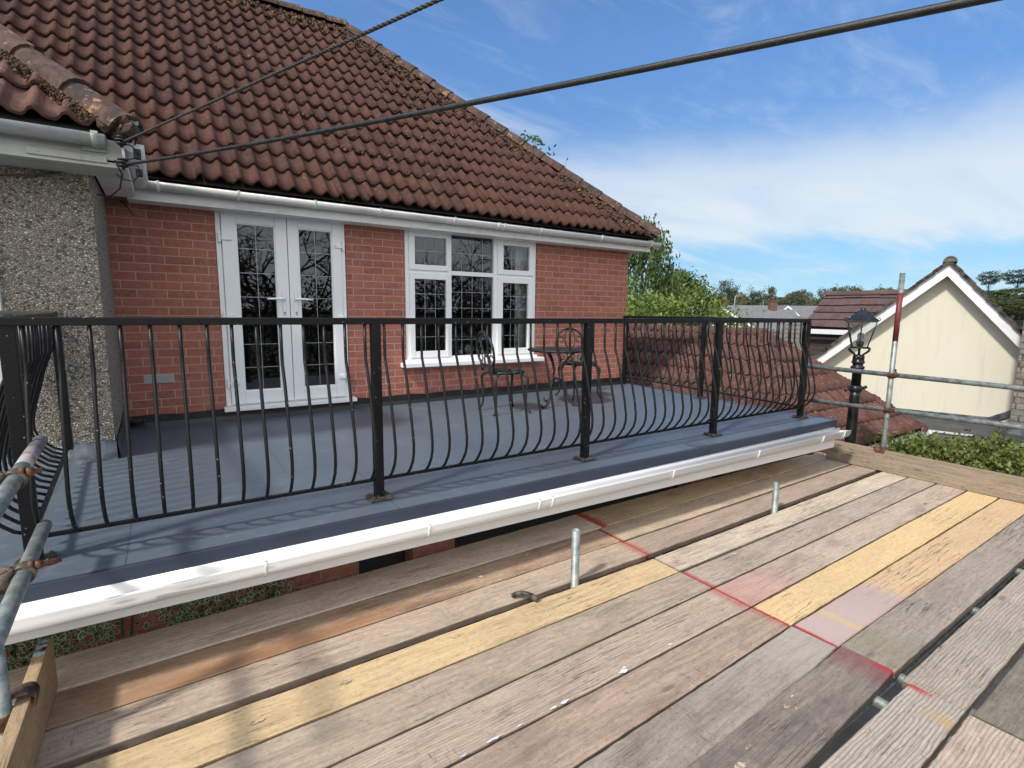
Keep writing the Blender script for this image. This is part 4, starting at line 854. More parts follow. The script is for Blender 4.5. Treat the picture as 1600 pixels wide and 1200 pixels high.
MB().box((-.524, 2.60, BZT+.2355), (-.488, 2.748, BZT+.2375)).build('blue_paint_tip', plain('pale_blue_paint', (.38, .47, .50), .7, var=.5, scale=25), None).parent = tb_
bt = bpy.data.objects['blue_paint_tip']; bt.matrix_parent_inverse = (Matrix.Translation(tb_.location) @ Matrix.Rotation(-math.pi/2, 4, 'Z')).inverted()
# tubes
def tube_thing(label, a, b, mats=M_galv, r=.02415, group='galvanised scaffold tubes', name='scaffold_tube', bands=()):
    m = MB().pipe(a, b, r)
    o = tag(m.build(name, mats, loc=a), label, 'scaffold tube', group); a, b = Vector(a), Vector(b)
    for t0, t1, mt in bands:
        MB().pipe(a.lerp(b, t0), a.lerp(b, t1), r+.0008, .0006).build('paint_band', mt, o)
    return o
def redpaint(name, c, lo=.42, hi=.5):
    def f(t):
        nz = t.noise(t.mapv(t.coord(), (1, 1, .4)), 14, 6, .7); col = t.mix(t.ramp(nz, lo, hi), (.33, .35, .33), c); t.pbsdf(col, .55, 0, t.bump(nz, .4, .003))
    return material(name, f)
M_redband = redpaint('worn_red_paint', (.15, .020, .022), .36, .47); M_pinkband = redpaint('faded_red_paint', (.40, .10, .09), .50, .60)
tube_thing('tall upright scaffold tube with a worn red middle, at the far right end', (6.195, 2.33, -2.6), (6.195, 2.33, .425), bands=[(.775, .935, M_redband)])
tube_thing('upper horizontal guard tube crossing the lamp post at the right', (6.235, 3.235, -.592), (6.235, -1.0, -.648))
tube_thing('lower horizontal guard tube crossing the lamp post at the right', (6.235, 3.175, -.985), (6.235, -1.0, -.925))
tube_thing('upper sloping guard tube with a faded red patch, at the left edge of the photo', (-.465, 2.83, -.548), (-.465, 1.6, -.646), bands=[(.12, .28, M_pinkband)])
tube_thing('lower guard tube end beside the railing foot, at the left edge of the photo', (-.465, 2.735, -.879), (-.465, 1.6, -.971))
tube_thing('upright scaffold tube standing against the blue tipped toe board, at the bottom left corner', (-.554, 2.31, -3.8), (-.554, 2.31, -.99))
tube_thing('short pipe stub sticking up through the gap, the nearer of two', (1.93, 2.232, -3.8), (1.93, 2.232, -1.262))
tube_thing('short pipe stub sticking up through the gap, the farther of two', (4.065, 2.25, -3.8), (4.065, 2.25, -1.352))
for i, (lab, a, b) in enumerate((('tube running along under the near gap between the boards', (1.0, .875, -1.69), (6.3, .945, -1.69)), ('tube running along under the wide gap between the boards', (-.7, 2.225, -1.77), (6.3, 2.26, -1.77)))):
    tube_thing(lab, a, b)
for q_, x in enumerate((2.48, 2.74, 3.75, 4.6, 5.45)):
    o = MB().pipe((x, .2, -1.664), (x, 3.05, -1.664), .024).build('scaffold_tube', M_galv, loc=(x, 1.6, -1.664)); tag(o, 'cross tube under the near gap between boards, '+('just left of the red joint', 'just right of the red joint', 'second beyond the joint', 'third beyond the joint', 'farthest one')[q_], 'scaffold tube', 'cross tubes under the platform')
def coupler(c, ax, bx_, label, mt=M_rust, sc=1.0):
    """two rings gripping crossing tubes, joined by a body with bolts"""
    c = Vector(c); ax = Vector(ax).normalized(); bx_ = Vector(bx_).normalized(); nrm = ax.cross(bx_).normalized()
    t = thing('scaffold_coupler', label, 'coupler', c, 'rusty scaffold couplers')
    for q, d, s in ((c+nrm*.024, ax, 1), (c-nrm*.024, bx_, -1)):
        m = MB().pipe(q-d*.026, q+d*.026, .0335, .0085, 18); o_ = d.cross(nrm)
        m.build('clamp_ring', mt, t)
        for e in (1,):
            bq = q+o_*.045*e; bb = MB(); bb.tube([bq-nrm*.045, bq+nrm*.04], .0075, 8).tube([bq+nrm*.018, bq+nrm*.036], .0145, 6).tube([bq-nrm*.040, bq-nrm*.028], .013, 6)
            a_ = q+o_*.03; bb.box((-.012, -.014, -.018), (.012, .014, .018), M=Matrix.Translation(bq-nrm*.004), ch=.004); bb.build('bolt', M_rust, t)
    return t
coupler((6.215, 2.33, -.604), (0, 0, 1), (0, 1, 0), 'coupler joining the upper guard tube to the red banded upright')
coupler((6.215, 2.33, -.965), (0, 0, 1), (0, 1, 0), 'coupler joining the lower guard tube to the red banded upright')
def left_clamp(y, z, label, dz):
    t = thing('scaffold_coupler', label, 'coupler', (-.465, y, z), 'rusty scaffold couplers'); d = Vector((0, 1, .08)).normalized(); c = Vector((-.465, y, z))
    MB().pipe(c-d*.022, c+d*.022, .034, .009, 20).build('clamp_ring', M_oldsteel, t)
    b = MB(); q = c+Vector((.035, 0, .020)); b.tube([q-Vector((.16, .03, .0)), q+Vector((.035+dz, .012, .0))], .0085, 10).tube([q+Vector((-.004, 0, 0)), q+Vector((.016, .003, 0))], .0165, 6).tube([q+Vector((-.022, 0, 0)), q+Vector((-.008, .0, 0))], .019, 12)
    b.build('bolt', M_rust, t)
    m = MB().pipe(c+Vector((-.055, -.03, -.035)), c+Vector((-.055, -.03, .03)), .0335, .009, 18); m.tube(curve([c+Vector((-.03, 0, .02)), c+Vector((-.10, 0, .032)), c+Vector((-.17, -.01, .0))]), .013, 8); m.build('clamp_ring', M_oldsteel, t)
left_clamp(2.37, -.586, 'coupler gripping the upper sloping tube at the left edge of the photo', 0)
left_clamp(2.34, -.912, 'coupler with a long rusty bolt on the lower tube at the left edge', .03)
# toe board clips
t = thing('toe_board_clip', 'brown bent steel clip hooked over the blue tipped toe board', 'clip', (-.53, 2.32, BZT+.23))
m = MB(); P = curve([(-.60, 2.33, BZT+.20), (-.575, 2.335, BZT+.235), (-.53, 2.34, BZT+.262), (-.487, 2.345, BZT+.262), (-.470, 2.35, BZT+.235), (-.474, 2.35, BZT+.205)]); V = []
for p in P:
    for dy, dzz in ((-.035, 0), (.035, 0), (.035, -.006), (-.035, -.006)): V.append(p+Vector((0, dy*(.55+.5*min(1, (p.x+.62)/.12)), dzz)))
F = [(i*4+k, i*4+(k+1) % 4, i*4+4+(k+1) % 4, i*4+4+k) for i in range(len(P)-1) for k in range(4)]; m.add(V, F, 0, True); m.build('strap', plain('brown_steel', (.13, .085, .065), .45, .4, var=.4, scale=25), t)
m = MB().pipe((-.554, 2.31, BZT+.165), (-.554, 2.31, BZT+.215), .034, .009).tube([(-.64, 2.345, BZT+.19), (-.54, 2.352, BZT+.20)], .011, 8); m.build('clamp_ring', M_rust, t)
t = thing('toe_board_clip', 'small rusty clip on the far toe board at the foot of the red banded upright', 'clip', (6.14, 2.33, BZT+.23))
m = MB(); P = curve([(6.20, 2.33, BZT+.235), (6.15, 2.33, BZT+.245), (6.105, 2.33, BZT+.236), (6.10, 2.33, BZT+.20)]); V = []
for i, p in enumerate(P):
    w = .075*(1-.45*i/len(P))
    for dy, dx in ((-w, 0), (w, 0), (w, -.006), (-w, -.006)): V.append(p+Vector((dx*.5, dy, dx)))
m.add(V, [(i*4+k, i*4+(k+1) % 4, i*4+4+(k+1) % 4, i*4+4+k) for i in range(len(P)-1) for k in range(4)]+[(len(V)-4, len(V)-3, len(V)-2, len(V)-1)]); m.build('strap', M_rust, t)
t = thing('loose_bolt', 'dark rusty tee bolt poking up through the gap left of the nearer pipe stub', 'bolt', (1.60, 2.235, BZT))
m = MB().tube(curve([(1.53, 2.30, BZT+.012), (1.55, 2.275, BZT+.034), (1.585, 2.245, BZT+.038), (1.62, 2.20, BZT+.022)]), [.008]+[.013]*17+[.012], 8); m.build('hook', M_rustplate, t)
MB().tube([(1.60, 2.225, BZT+.032), (1.625, 2.185, BZT+.018)], .016, 8).build('nut', M_rustplate, t)

# ================================================================== STREET LAMP
LX, LY = 6.40, 2.74
lamp = thing('street_lamp', 'black Victorian style lamp post with a glass lantern beyond the end of the terrace', 'street lamp', (LX, LY, GZ))
pm = MB(); pm.lathe([(.13, GZ), (.13, GZ+.4), (.09, GZ+.5), (.065, GZ+.9), (.058, -1.9), (.053, -1.30), (.050, -.90), (.050, -.84)], (LX, LY, 0), 20)
pm.lathe([(.049, -.86), (.045, -.60), (.060, -.59), (.070, -.575), (.064, -.56), (.050, -.552), (.052, -.53), (.064, -.52), (.066, -.51), (.050, -.49), (.046, -.47), (.056, -.462), (.056, -.44), (.03, -.43)], (LX, LY, 0), 20)
for a in range(8): 
    q = a*math.pi/4; pm.tube([(LX+.052*math.cos(q), LY+.052*math.sin(q), -.51), (LX+.052*math.cos(q), LY+.052*math.sin(q), -.44)], .008, 6)
pm.build('post', M_lampiron, lamp)
vd = Vector((-.55, .835, 0)); vr = Vector((.835, -.55, 0))
m = MB(); m.tube([Vector((LX, LY, -.835))-vr*.115, Vector((LX, LY, -.815))-vr*.08, Vector((LX, LY, -.81))+vr*.07, Vector((LX, LY, -.79))+vr*.12], [.017, .014, .016, .018], 10)
m.lathe([(.05, -.85), (.064, -.83), (.068, -.80), (.055, -.77)], (LX, LY, 0), 14); m.tube([Vector((LX, LY, -.78))-vr*.01, Vector((LX, LY, -.745))+vr*.04], .014, 8); m.build('ladder_bar', M_lampiron, lamp)
sq_rot = R(22); ZB, ZTm, ZR = -.245, .035+.0, .14
ZB = -.352; ZTp = -.065; WB = .070; WT = .138
def cor(w, z, k): a = sq_rot+k*math.pi/2+math.pi/4; return Vector((LX+w*1.414*math.cos(a), LY+w*1.414*math.sin(a), z))
m = MB()
for k in range(4):
    a = sq_rot+k*math.pi/2+math.pi/4; d = Vector((math.cos(a), math.sin(a), 0)); C = Vector((LX, LY, 0))
    m.tube(curve([C+d*.045+Vector((0, 0, -.455)), C+d*.055+Vector((0, 0, -.43)), C+d*.11+Vector((0, 0, -.395)), C+d*.135+Vector((0, 0, -.368)), C+d*.11+Vector((0, 0, -.353)), C+d*.05+Vector((0, 0, -.354))]), .009, 6)
m.tube([(LX, LY, -.46), (LX, LY, -.34)], .014, 8)
m.build('cradle', M_lampiron, lamp)
fr = MB()
for k in range(4):
    fr.tube([cor(WB, ZB, k), cor(WT, ZTp, k)], .006, 6); fr.tube([cor(WB, ZB, k), cor(WB, ZB, k+1)], .007, 6); fr.tube([cor(WT, ZTp, k), cor(WT, ZTp, k+1)], .008, 6)
fr.add([cor(WB, ZB+.002, k) for k in range(4)], [(0, 1, 2, 3)])
for k in (1, 3): fr.tube([cor(WB, ZB, k).lerp(cor(WB, ZB, k+1), .5), cor(WT, ZTp, k).lerp(cor(WT, ZTp, k+1), .5)], .004, 6)
lant = fr.build('lantern', M_lampiron, lamp)
for k in range(4): MB().add([cor(WB, ZB, k), cor(WB, ZB, k+1), cor(WT, ZTp, k+1), cor(WT, ZTp, k)], [(0, 1, 2, 3)]).build('glass_pane', M_lampglass, lant)
rf = MB()
lv = [(WT+.010, ZTp), (WT+.008, ZTp+.008), (.036, .048), (.020, .052), (.018, .054)]
V = [cor(w, z, k) for w, z in lv for k in range(4)]; rf.add(V, [(i*4+k, i*4+(k+1) % 4, i*4+4+(k+1) % 4, i*4+4+k) for i in range(len(lv)-1) for k in range(4)]+[(16, 17, 18, 19)])
for k in range(4):
    rf.tube([cor(WT+.008, ZTp+.010, k), cor(.036, .05, k)], .005, 6)
    a = sq_rot+k*math.pi/2+math.pi/4; d = Vector((math.cos(a), math.sin(a), 0)); c0 = cor(WT+.012, ZTp+.025, k)
    rf.tube([cor(WT+.01, ZTp+.005, k)]+[c0+d*(.018*math.cos(q)*(1-q/14))+Vector((0, 0, .018*math.sin(q)*(1-q/14))) for q in [lerp(-1.6, 5.0, i/16) for i in range(17)]], .0035, 6)
    rf.tube([Vector((LX, LY, .055)), Vector((LX, LY, .078))+d*.015, Vector((LX, LY, .075))+d*.032, Vector((LX, LY, .062))+d*.034], .0045, 6)
rf.lathe([(.022, .052), (.024, .06), (.012, .064), (.016, .074), (.008, .082)], (LX, LY, 0), 12)
rf.build('lamp_roof', plain('lamp_roof_gloss', (.025, .03, .035), .22, .2, var=.2, scale=8), lamp)
MB().lathe([(.018, -.345), (.030, -.335), (.042, -.285), (.020, -.283)], (LX, LY, 0), 12).build('bulb_holder', M_lampiron, lant)
MB().lathe([(.018, -.284), (.024, -.26), (.034, -.225), (.028, -.20), (.012, -.188)], (LX, LY, 0), 14).build('bulb', plain('frosted_bulb', (.75, .75, .72), .3), lant)

# ================================================================== GARAGE ROOF BESIDE THE TERRACE
gar = thing('garage', 'single storey wing with hipped red brown tiles beyond the terrace', 'garage', (8, 5, GZ))
CX1, CX0, GY, GEZ, d_ = 9.39, 6.10, 3.026, -1.68, 1.645; GP = math.atan(1.41/1.645); gc, gs = math.cos(GP), math.sin(GP)
AP = Vector((CX0+d_, GY+d_, GEZ+1.41)); AP2 = AP+Vector((0, 9, 0))
tile_roof('roof', M_tile_gar, gar, (0, GY, GEZ+.02), (1, 0, 0), (0, gc, gs), CX0-.3, CX1+.3, 8, [((CX0, GY, GEZ), (-1, 1, 0)), ((CX1, GY, GEZ), (1, 1, 0)), (AP, (0, 1, 0))], jit=.006)
tile_roof('roof', M_tile_gar, gar, (CX0, 0, GEZ+.02), (0, 1, 0), (gc, 0, gs), GY, GY+11, 8, [((CX0, GY, GEZ), (1, -1, 0)), (AP, (1, 0, 0))], jit=.006)
tile_roof('roof', M_tile_gar, gar, (CX1, 0, GEZ+.02), (0, 1, 0), (-gc, 0, gs), GY, GY+11, 8, [((CX1, GY, GEZ), (-1, -1, 0)), (AP, (-1, 0, 0))], jit=.006)
MB().add([(CX0, GY+.02, GEZ-.02), (CX1, GY+.02, GEZ-.02), AP-Vector((0, 0, .03)), (CX1, GY+11, GEZ-.02), AP2-Vector((0, 0, .03)), (CX0, GY+11, GEZ-.02)], [(0, 1, 2), (1, 3, 4, 2), (5, 0, 2, 4)]).build('roof_underlay', M_dark, gar)
m = MB(); ridge_tiles(m, Vector((CX0, GY, GEZ+.01)), AP+Vector((0, 0, .0)), r=.09, L=.36); ridge_tiles(m, Vector((CX1, GY, GEZ+.01)), AP+Vector((0, 0, .0)), r=.09, L=.36); ridge_tiles(m, AP+Vector((0, 0, .01)), AP2+Vector((0, 0, .01)), r=.09, L=.36)
m.build('hip_tiles', M_tile_gar, gar)
MB().box((CX0+.25, GY+.25, GZ), (CX1-.25, GY+11, GEZ-.03)).build('wall', M_brick, gar)
m = MB(); half_gutter(m, (6.0, GY-.04, GEZ-.04), (CX1+.22, GY-.04, GEZ-.045), r=.06, ends=(0, 1)); m.box((CX0, GY+.02, GEZ-.16), (CX1, GY+.036, GEZ-.03)).box((CX0, GY+.036, GEZ-.16), (CX1, GY+.25, GEZ-.145)); gg = m.build('gutter', M_gutter_new, gar)
for x in (7.6, 8.6, 9.45):
    m = MB(); bracket(m, (x, GY-.04, GEZ-.042), .06); m.build('gutter_bracket', M_gutter_new, gg)

# ================================================================== CREAM GABLE HOUSE
def verge(mb, a, b, w, t, mi=0, out=(-1, 0, 0)):
    a, b = Vector(a), Vector(b); d = (b-a).normalized(); o = Vector(out); n_ = d.cross(o).normalized(); n_ = n_ if n_.z > 0 else -n_
    V = [p+q*n_+s*o for p in (a, b) for q, s in ((0, 0), (0, t), (-w, t), (-w, 0))]; mb.add(V, [(0, 1, 2, 3), (7, 6, 5, 4), (0, 4, 5, 1), (1, 5, 6, 2), (2, 6, 7, 3), (3, 7, 4, 0)], mi)
RA = Matrix.Rotation(R(18), 4, 'Z'); R3 = RA.to_3x3()
def xf(mb): mb.v = [tuple(RA @ Vector(v)) for v in mb.v]; return mb
cr = thing('cream_house', 'cream rendered gable end with white bargeboards and a grey tiled roof', 'house', (14, 4, GZ))
gx = 12.0; ap = Vector((gx, -.10, .80)); lb = Vector((gx, 1.83, .80-1.93*.935)); rb = Vector((gx, -1.75, .80-1.65*1.17))
m = MB(); m.prism([(gx, 1.72, GZ), (gx, -1.6, GZ), (gx, -1.6, .80-1.5*1.17), (gx, -.10, .80), (gx, 1.72, .80-1.82*.935)], (3.6, 0, 0)); xf(m).build('wall', M_cream, cr)
m = MB(); top = Vector((0, 0, .125)); o = Vector((-.20, 0, 0))
verge(m, ap+o+top, lb+o+top, .165, .022); verge(m, ap+o+top, rb+o+top, .165, .023)
m.add([ap+o+Vector((.001, 0, -.08)), lb+o+Vector((.001, 0, -.08)), lb+Vector((.001, 0, -.08)), ap+Vector((.001, 0, -.08)), rb+o+Vector((.001, 0, -.07)), rb+Vector((.001, 0, -.07))], [(0, 1, 2, 3), (0, 3, 5, 4)]); xf(m).build('bargeboard', M_gutter_new, cr)
Xd = R3 @ Vector((1, 0, 0))
tile_roof('roof', M_tile_grey, cr, RA @ (lb+Vector((-.27, 0, .105))), Xd, R3 @ (ap-lb), 0, 3.9, 10, [(RA @ ap, R3 @ Vector((0, -1, 0)))], flat=True, g=.31, lift=.035, jit=.008)
tile_roof('roof', M_tile_grey, cr, RA @ (rb+Vector((-.27, 0, .105))), Xd, R3 @ (ap-rb), 0, 3.9, 9, [(RA @ ap, R3 @ Vector((0, 1, 0)))], flat=True, g=.31, lift=.035, jit=.008)
m = MB()
for a, b in ((ap, lb), (ap, rb)):
    for k in range(9):
        verge(m, a+(b-a)*(k/9)+Vector((-.27, 0, .165+random.uniform(-.008, .012))), a+(b-a)*((k+1.05)/9)+Vector((-.27, 0, .185)), .055, .12, 0, (1, 0, 0))
xf(m).build('verge', plain('dark_mortared_verge', (.085, .075, .062), .9, var=.45, scale=9, bump=1), cr); m = MB()
ridge_tiles(m, ap+Vector((-.285, 0, .17)), ap+Vector((3.6, 0, .17)), r=.085, L=.42); m.prism([ap+Vector((-.275, .08*math.cos(math.pi*k/8), .12+.078*math.sin(math.pi*k/8))) for k in range(9)], (.05, 0, 0)); xf(m).build('ridge_tiles', M_tile_grey, cr)
xf(MB().box((gx-.03, -.86, -1.82), (gx-.004, 1.75, -1.70)).prism([(gx-.03, -.86, -1.82), (gx-.03, -1.2, -1.62), (gx-.03, -1.2, -1.50), (gx-.03, -.86, -1.70)], (.026, 0, 0))).build('lead_flashing', M_lead, cr)
fe = thing('felt_roof_extension', 'low extension with a dark grey felt roof at the foot of the cream gable', 'extension', (11, 2, GZ))
m = MB().box((10.5, -4.5, -1.92), (gx-.031, 1.9, -1.82)).prism([(10.499, -4.5, -1.82), (10.05, -4.5, -2.75), (10.05, 1.9, -2.75), (10.499, 1.9, -1.82)], (.03, 0, -.02)); xf(m).build('roof', M_felt, fe)
xf(MB().box((10.25, -4.5, GZ), (gx-.04, 1.8, -1.95))).build('wall', M_felt, fe)
m = MB().tube([(10.49, 1.9, -1.81), (10.49, -.6, -1.80)], .022, 8); xf(m).build('white_edge', white_pvc('pale_edge', (.5, .5, .48), .8), fe)
m = MB()
for y in (.8, -.1, -1.0, -1.9): m.tube([(10.515, y, -1.81), (10.07, y-.05, -2.74)], .025, 6)
for y in (-1.0, -1.9): m.tube([(10.5, y, -1.815), (11.95, y, -1.81)], .02, 6)
xf(m).build('roll_joint', M_felt, fe)
st = MB().box((11.05, -.5, GZ), (11.72, 2.475, 2.3)).box((11.72, -.5, GZ), (11.9, 2.47, 1.6)).box((11.0, -.55, 2.3), (11.95, 2.53, 2.4), ch=.01)
tag(st.build('stone_chimney', M_stone, loc=(11.4, 1.9, GZ)), 'tall grey stone chimney at the right edge, cutting off the cream gable', 'chimney')
MB_ = MB().box((11.02, -.5, -1.86), (11.049, 2.49, -1.72)).build('lead_flashing', M_lead, fe)

# brown wing behind the gable
bw = thing('brown_roofed_house', 'dark boarded wing with brown flat tiles and white fascia left of the cream gable', 'house', (16, 6.5, GZ))
wx, wz = 14.6, -.33; wa = math.atan2(.92, 1.15)
tile_roof('roof', M_tile_brown, bw, (wx, 0, wz), (0, 1, 0), (math.cos(wa), 0, math.sin(wa)), 5.4, 7.78, 5, [((wx, 7.72, 0), (0, 1, 0))], flat=True, g=.31, tw=.45, lift=.04, jit=.007)
MB().add([(wx+.02, 5.4, wz-.03), (wx+.02, 7.7, wz-.03), (wx+1.15, 7.7, wz+.93), (wx+1.15, 5.4, wz+.93), (wx+2.4, 7.7, wz-.03), (wx+2.4, 5.4, wz-.03)], [(0, 1, 2, 3), (3, 2, 4, 5)]).build('roof_underlay', M_dark, bw)
m = MB(); ridge_tiles(m, (wx+1.12, 7.75, wz+.93), (wx+1.12, 5.4, wz+.93), r=.11, L=.42); m.build('ridge_tiles', M_tile_brown, bw)
MB().box((wx-.02, 4, wz-.17), (wx+.0, 7.7, wz-.045), ch=.004).build('fascia', M_gutter_new, bw)
MB().box((wx+.25, 4, GZ), (wx+2.2, 7.62, wz-.02)).build('wall', M_clad, bw)
gr = thing('grey_roofed_house', 'house with a mossy grey tiled roof behind the right end of the black railing', 'house', (23, 12.5, GZ))
ga = R(33); gx2 = 19.5
tile_roof('roof', M_tile_grey, gr, (gx2, 0, -2.55), (0, 1, 0), (math.cos(ga), 0, math.sin(ga)), 10.2, 12.75, 14, [((0, 12.75, 0), (0, 1, 0)), ((gx2+4.1, 12.3, 0), (1, .9, 0))], g=.32, jit=.006)
MB().box((gx2+.3, 10.2, GZ), (gx2+7.5, 12.5, -2.5)).add([(gx2, 10.2, -2.6), (gx2, 12.7, -2.6), (gx2+3.9, 12.7, -.05), (gx2+3.9, 10.2, -.05), (gx2+8, 12.7, -2.6), (gx2+8, 10.2, -2.6)], [(0, 1, 2, 3), (3, 2, 4, 5), (1, 2, 4)]).build('wall', M_roofgrey, gr)

# ================================================================== FAR HOUSES
def ray(px, py, dist):     # direction of a photo pixel, at a horizontal distance
    d = fw+rr*((px-800)/819.3)+uu*(-(py-600)/819.3); h = math.hypot(d.x, d.y); return d*(dist/h)
M_farbrick = plain('old_chimney_brick', (.15, .075, .055), .9, scale=2)
M_verge = plain('dark_verge', (.10, .09, .075), .9, var=.4, scale=9, bump=1)
def far_house(label, px, py_ridge, dist, length, depth, rise, rot, wm, rm, gable=True, chim=None, group='houses far beyond the railing'):
    c = ray(px, py_ridge, dist); base = GZ-.012*max(dist-25, 0)
    t = thing('far_house', label, 'house', (c.x, c.y, base), group)
    Mx = Matrix.Translation((c.x, c.y, 0)) @ Matrix.Rotation(rot, 4, 'Z'); zr = c.z; ze = zr-rise; L, D_ = length/2, depth/2
    w = MB().prism([Mx @ Vector((-L, y, z)) for y, z in ((-D_, base), (D_, base), (D_, ze), (0, zr-.05), (-D_, ze))], Mx.to_3x3() @ Vector((2*L, 0, 0))); w.build('wall', wm, t)
    r_ = MB()
    for s in (-1, 1): r_.prism([Mx @ Vector((-L-.3, 0, zr)), Mx @ Vector((L+.3, 0, zr)), Mx @ Vector((L+.3, s*(D_+.4), ze-.4*rise/D_)), Mx @ Vector((-L-.3, s*(D_+.4), ze-.4*rise/D_))], (0, 0, .14))
    ro = r_.build('roof', rm, t)
    v = MB()
    for e in (-1, 1):
        for s in (-1, 1): v.prism([Mx @ Vector((e*(L+.32), 0, zr+.05)), Mx @ Vector((e*(L+.32), s*(D_+.4), ze-.4*rise/D_+.05)), Mx @ Vector((e*(L+.32), s*(D_+.4), ze-.4*rise/D_-.15)), Mx @ Vector((e*(L+.32), 0, zr-.17))], Mx.to_3x3() @ Vector((.03*e, 0, 0)))
    v.build('bargeboard', M_gutter_new, t)
    wn = MB()
    for x in (-L*.5, L*.5): wn.box((x-.6, -D_-.03, ze-1.5), (x+.6, -D_+.02, ze-.3), M=Mx)
    wn.build('window', M_dark, t)
    if chim:
        m = MB().box((chim-.35, -.3, zr-.5), (chim+.35, .3, zr+1.0), M=Mx).box((chim-.4, -.35, zr+.95), (chim+.4, .35, zr+1.1), M=Mx)
        m.lathe([(.12, zr+1.1), (.10, zr+1.45)], Mx @ Vector((chim, 0, 0)), 8); m.build('chimney', M_farbrick, ro)
far_house('white gabled house glimpsed through the bushes right of the brick wall', 1008, 476, 30, 8, 5.5, 2.2, R(60), M_wallwhite, M_roofgrey)
far_house('slate blue roofed house with white gable behind the bushes, left of the brick chimney', 1128, 481, 52, 9, 7, 2.2, R(35), M_wallwhite, M_roofslate)
far_house('grey roofed bungalow with a red brick chimney above the middle of the black railing', 1168, 485, 62, 9, 7, 1.9, R(-35), M_wallwhite, M_roofgrey, chim=2.6)
far_house('house with a long pale grey roof low against the trees', 1165, 478.5, 84, 22, 8, 2.4, R(-40), M_wallwhite, M_roofgrey, chim=-3)
far_house('small white gable left of the mossy grey roof', 1219, 479, 70, 7, 6, 2.6, R(42), M_wallwhite, M_roofgrey)
far_house('distant house with a brown grey roof just left of the brown tiled wing', 1250, 482, 95, 14, 8, 2.6, R(-48), M_wallwhite, M_tile_brown)
lp = ray(1149, 461, 60)
tag(MB().tube([(lp.x, lp.y, GZ-.4), (lp.x, lp.y, lp.z-.2), (lp.x+.25, lp.y-.1, lp.z), (lp.x+.9, lp.y-.4, lp.z+.08)], [.09, .06, .05, .04], 8).box((lp.x+.8, lp.y-.48, lp.z+.02), (lp.x+1.3, lp.y-.3, lp.z+.12)).build('street_light', M_galv, loc=(lp.x, lp.y, GZ)), 'pale slender street light standing among the far roofs', 'street light')
a_ = ray(1192, 478, 62); m = MB().tube([(a_.x, a_.y, a_.z-1.2), (a_.x, a_.y, a_.z+.6)], .03, 6)
for k in range(5): m.tube([(a_.x-.5+.05*k, a_.y-.3, a_.z+.1+.1*k), (a_.x+.6-.05*k, a_.y+.3, a_.z+.1+.1*k)], .015, 5)
tag(m.build('tv_aerial', M_galv, loc=(a_.x, a_.y, a_.z-1.2)), 'thin television aerial above the grey roof beside the brick chimney', 'aerial')

# ================================================================== TREES
def leafquad(mb, p, s, rn, dirv=None, asp=.55):
    a = Vector((rn.gauss(0, 1), rn.gauss(0, 1), rn.gauss(0, 1))).normalized() if dirv is None else (dirv+Vector((rn.gauss(0, .35), rn.gauss(0, .35), rn.gauss(0, .35)))).normalized()
    b = a.cross(Vector((rn.gauss(0, 1), rn.gauss(0, 1), rn.gauss(0, 1)))).normalized(); a = a*s; b = b*s*asp
    mb.add([p-a, p+b*.9-a*.15, p+a, p-b*.9-a*.15], [(0, 1, 2, 3)])
def tree(name, label, loc, H, crown, nclump, nleaf, ls, lm, seed=1, clear=.3, trunk=.16, droop=0, spread=.9, cat='tree', group=None, limbs=14, bark=None, link=True, shape=None):
    rn = random.Random(seed); loc = Vector(loc); t = thing(name, label, cat, loc, group)
    w = MB(); tp = []; lean = Vector((rn.uniform(-.05, .05), rn.uniform(-.05, .05), 1))
    for i in range(9): k = i/8; tp.append(loc+Vector((lean.x*H*k+rn.uniform(-.02, .02)*H*.4, lean.y*H*k, H*.93*k)))
    w.tube(tp, [trunk*(1-.88*i/8) for i in range(9)], 8)
    lf = MB(); tips = []
    for i in range(nclump):
        k = rn.random()**.8; zc = clear+(1-clear)*k; a = rn.uniform(0, 2*math.pi)
        prof = math.sin(math.pi*min(1, max(.02, (k*.92+.08))))**.55 if shape is None else shape(k); rad = crown*prof*rn.uniform(.45, 1.0)
        tips.append((loc+Vector((math.cos(a)*rad, math.sin(a)*rad, H*zc)), zc))
    for i, (p, zc) in enumerate(tips):
        if i < limbs*3:
            b0 = tp[min(8, int(max(.15, zc-.22)*8))]; mid = b0.lerp(p, .5)+Vector((0, 0, H*.02)); r_ = trunk*.22*(1.1-zc); w.tube([b0, mid, p], [r_+.01, r_*.6+.006, .006], 5, 0, False)
        cr_ = crown*.26*rn.uniform(.6, 1.3)
        for j in range(nleaf):
            q = Vector((rn.gauss(0, 1), rn.gauss(0, 1), rn.gauss(0, .75))).normalized()*cr_*rn.random()**.4*spread
            if droop: q.z -= abs(rn.gauss(0, 1))*cr_*droop; q.x *= .55; q.y *= .55
            leafquad(lf, p+q, ls*rn.uniform(.6, 1.3), rn, Vector((0, 0, -1)) if droop else None)
    w.build('trunk', bark or M_bark, t); lf.build('crown', lm, t); return t
def P(px, dist, z=None):
    r = ray(px, 500, dist); return (r.x, r.y, GZ-.012*max(0, min(dist-25, 70)) if z is None else z)
tree('birch_tree', 'tall dark drooping birch just right of the brick corner', P(997, 20), 7.15, 1.75, 210, 55, .075, L_birch, 4, clear=.25, droop=1.3, trunk=.17)
tree('green_tree', 'fresh bright green tree close behind the brick corner, in front of the birch', P(975, 14.5), 4.75, 1.3, 70, 45, .06, L_bright, 5, clear=.3)
tree('green_tree', 'broad mid green rounded tree right of the birch', P(1062, 24), 5.45, 1.9, 170, 60, .09, L_mid, 6, clear=.25)
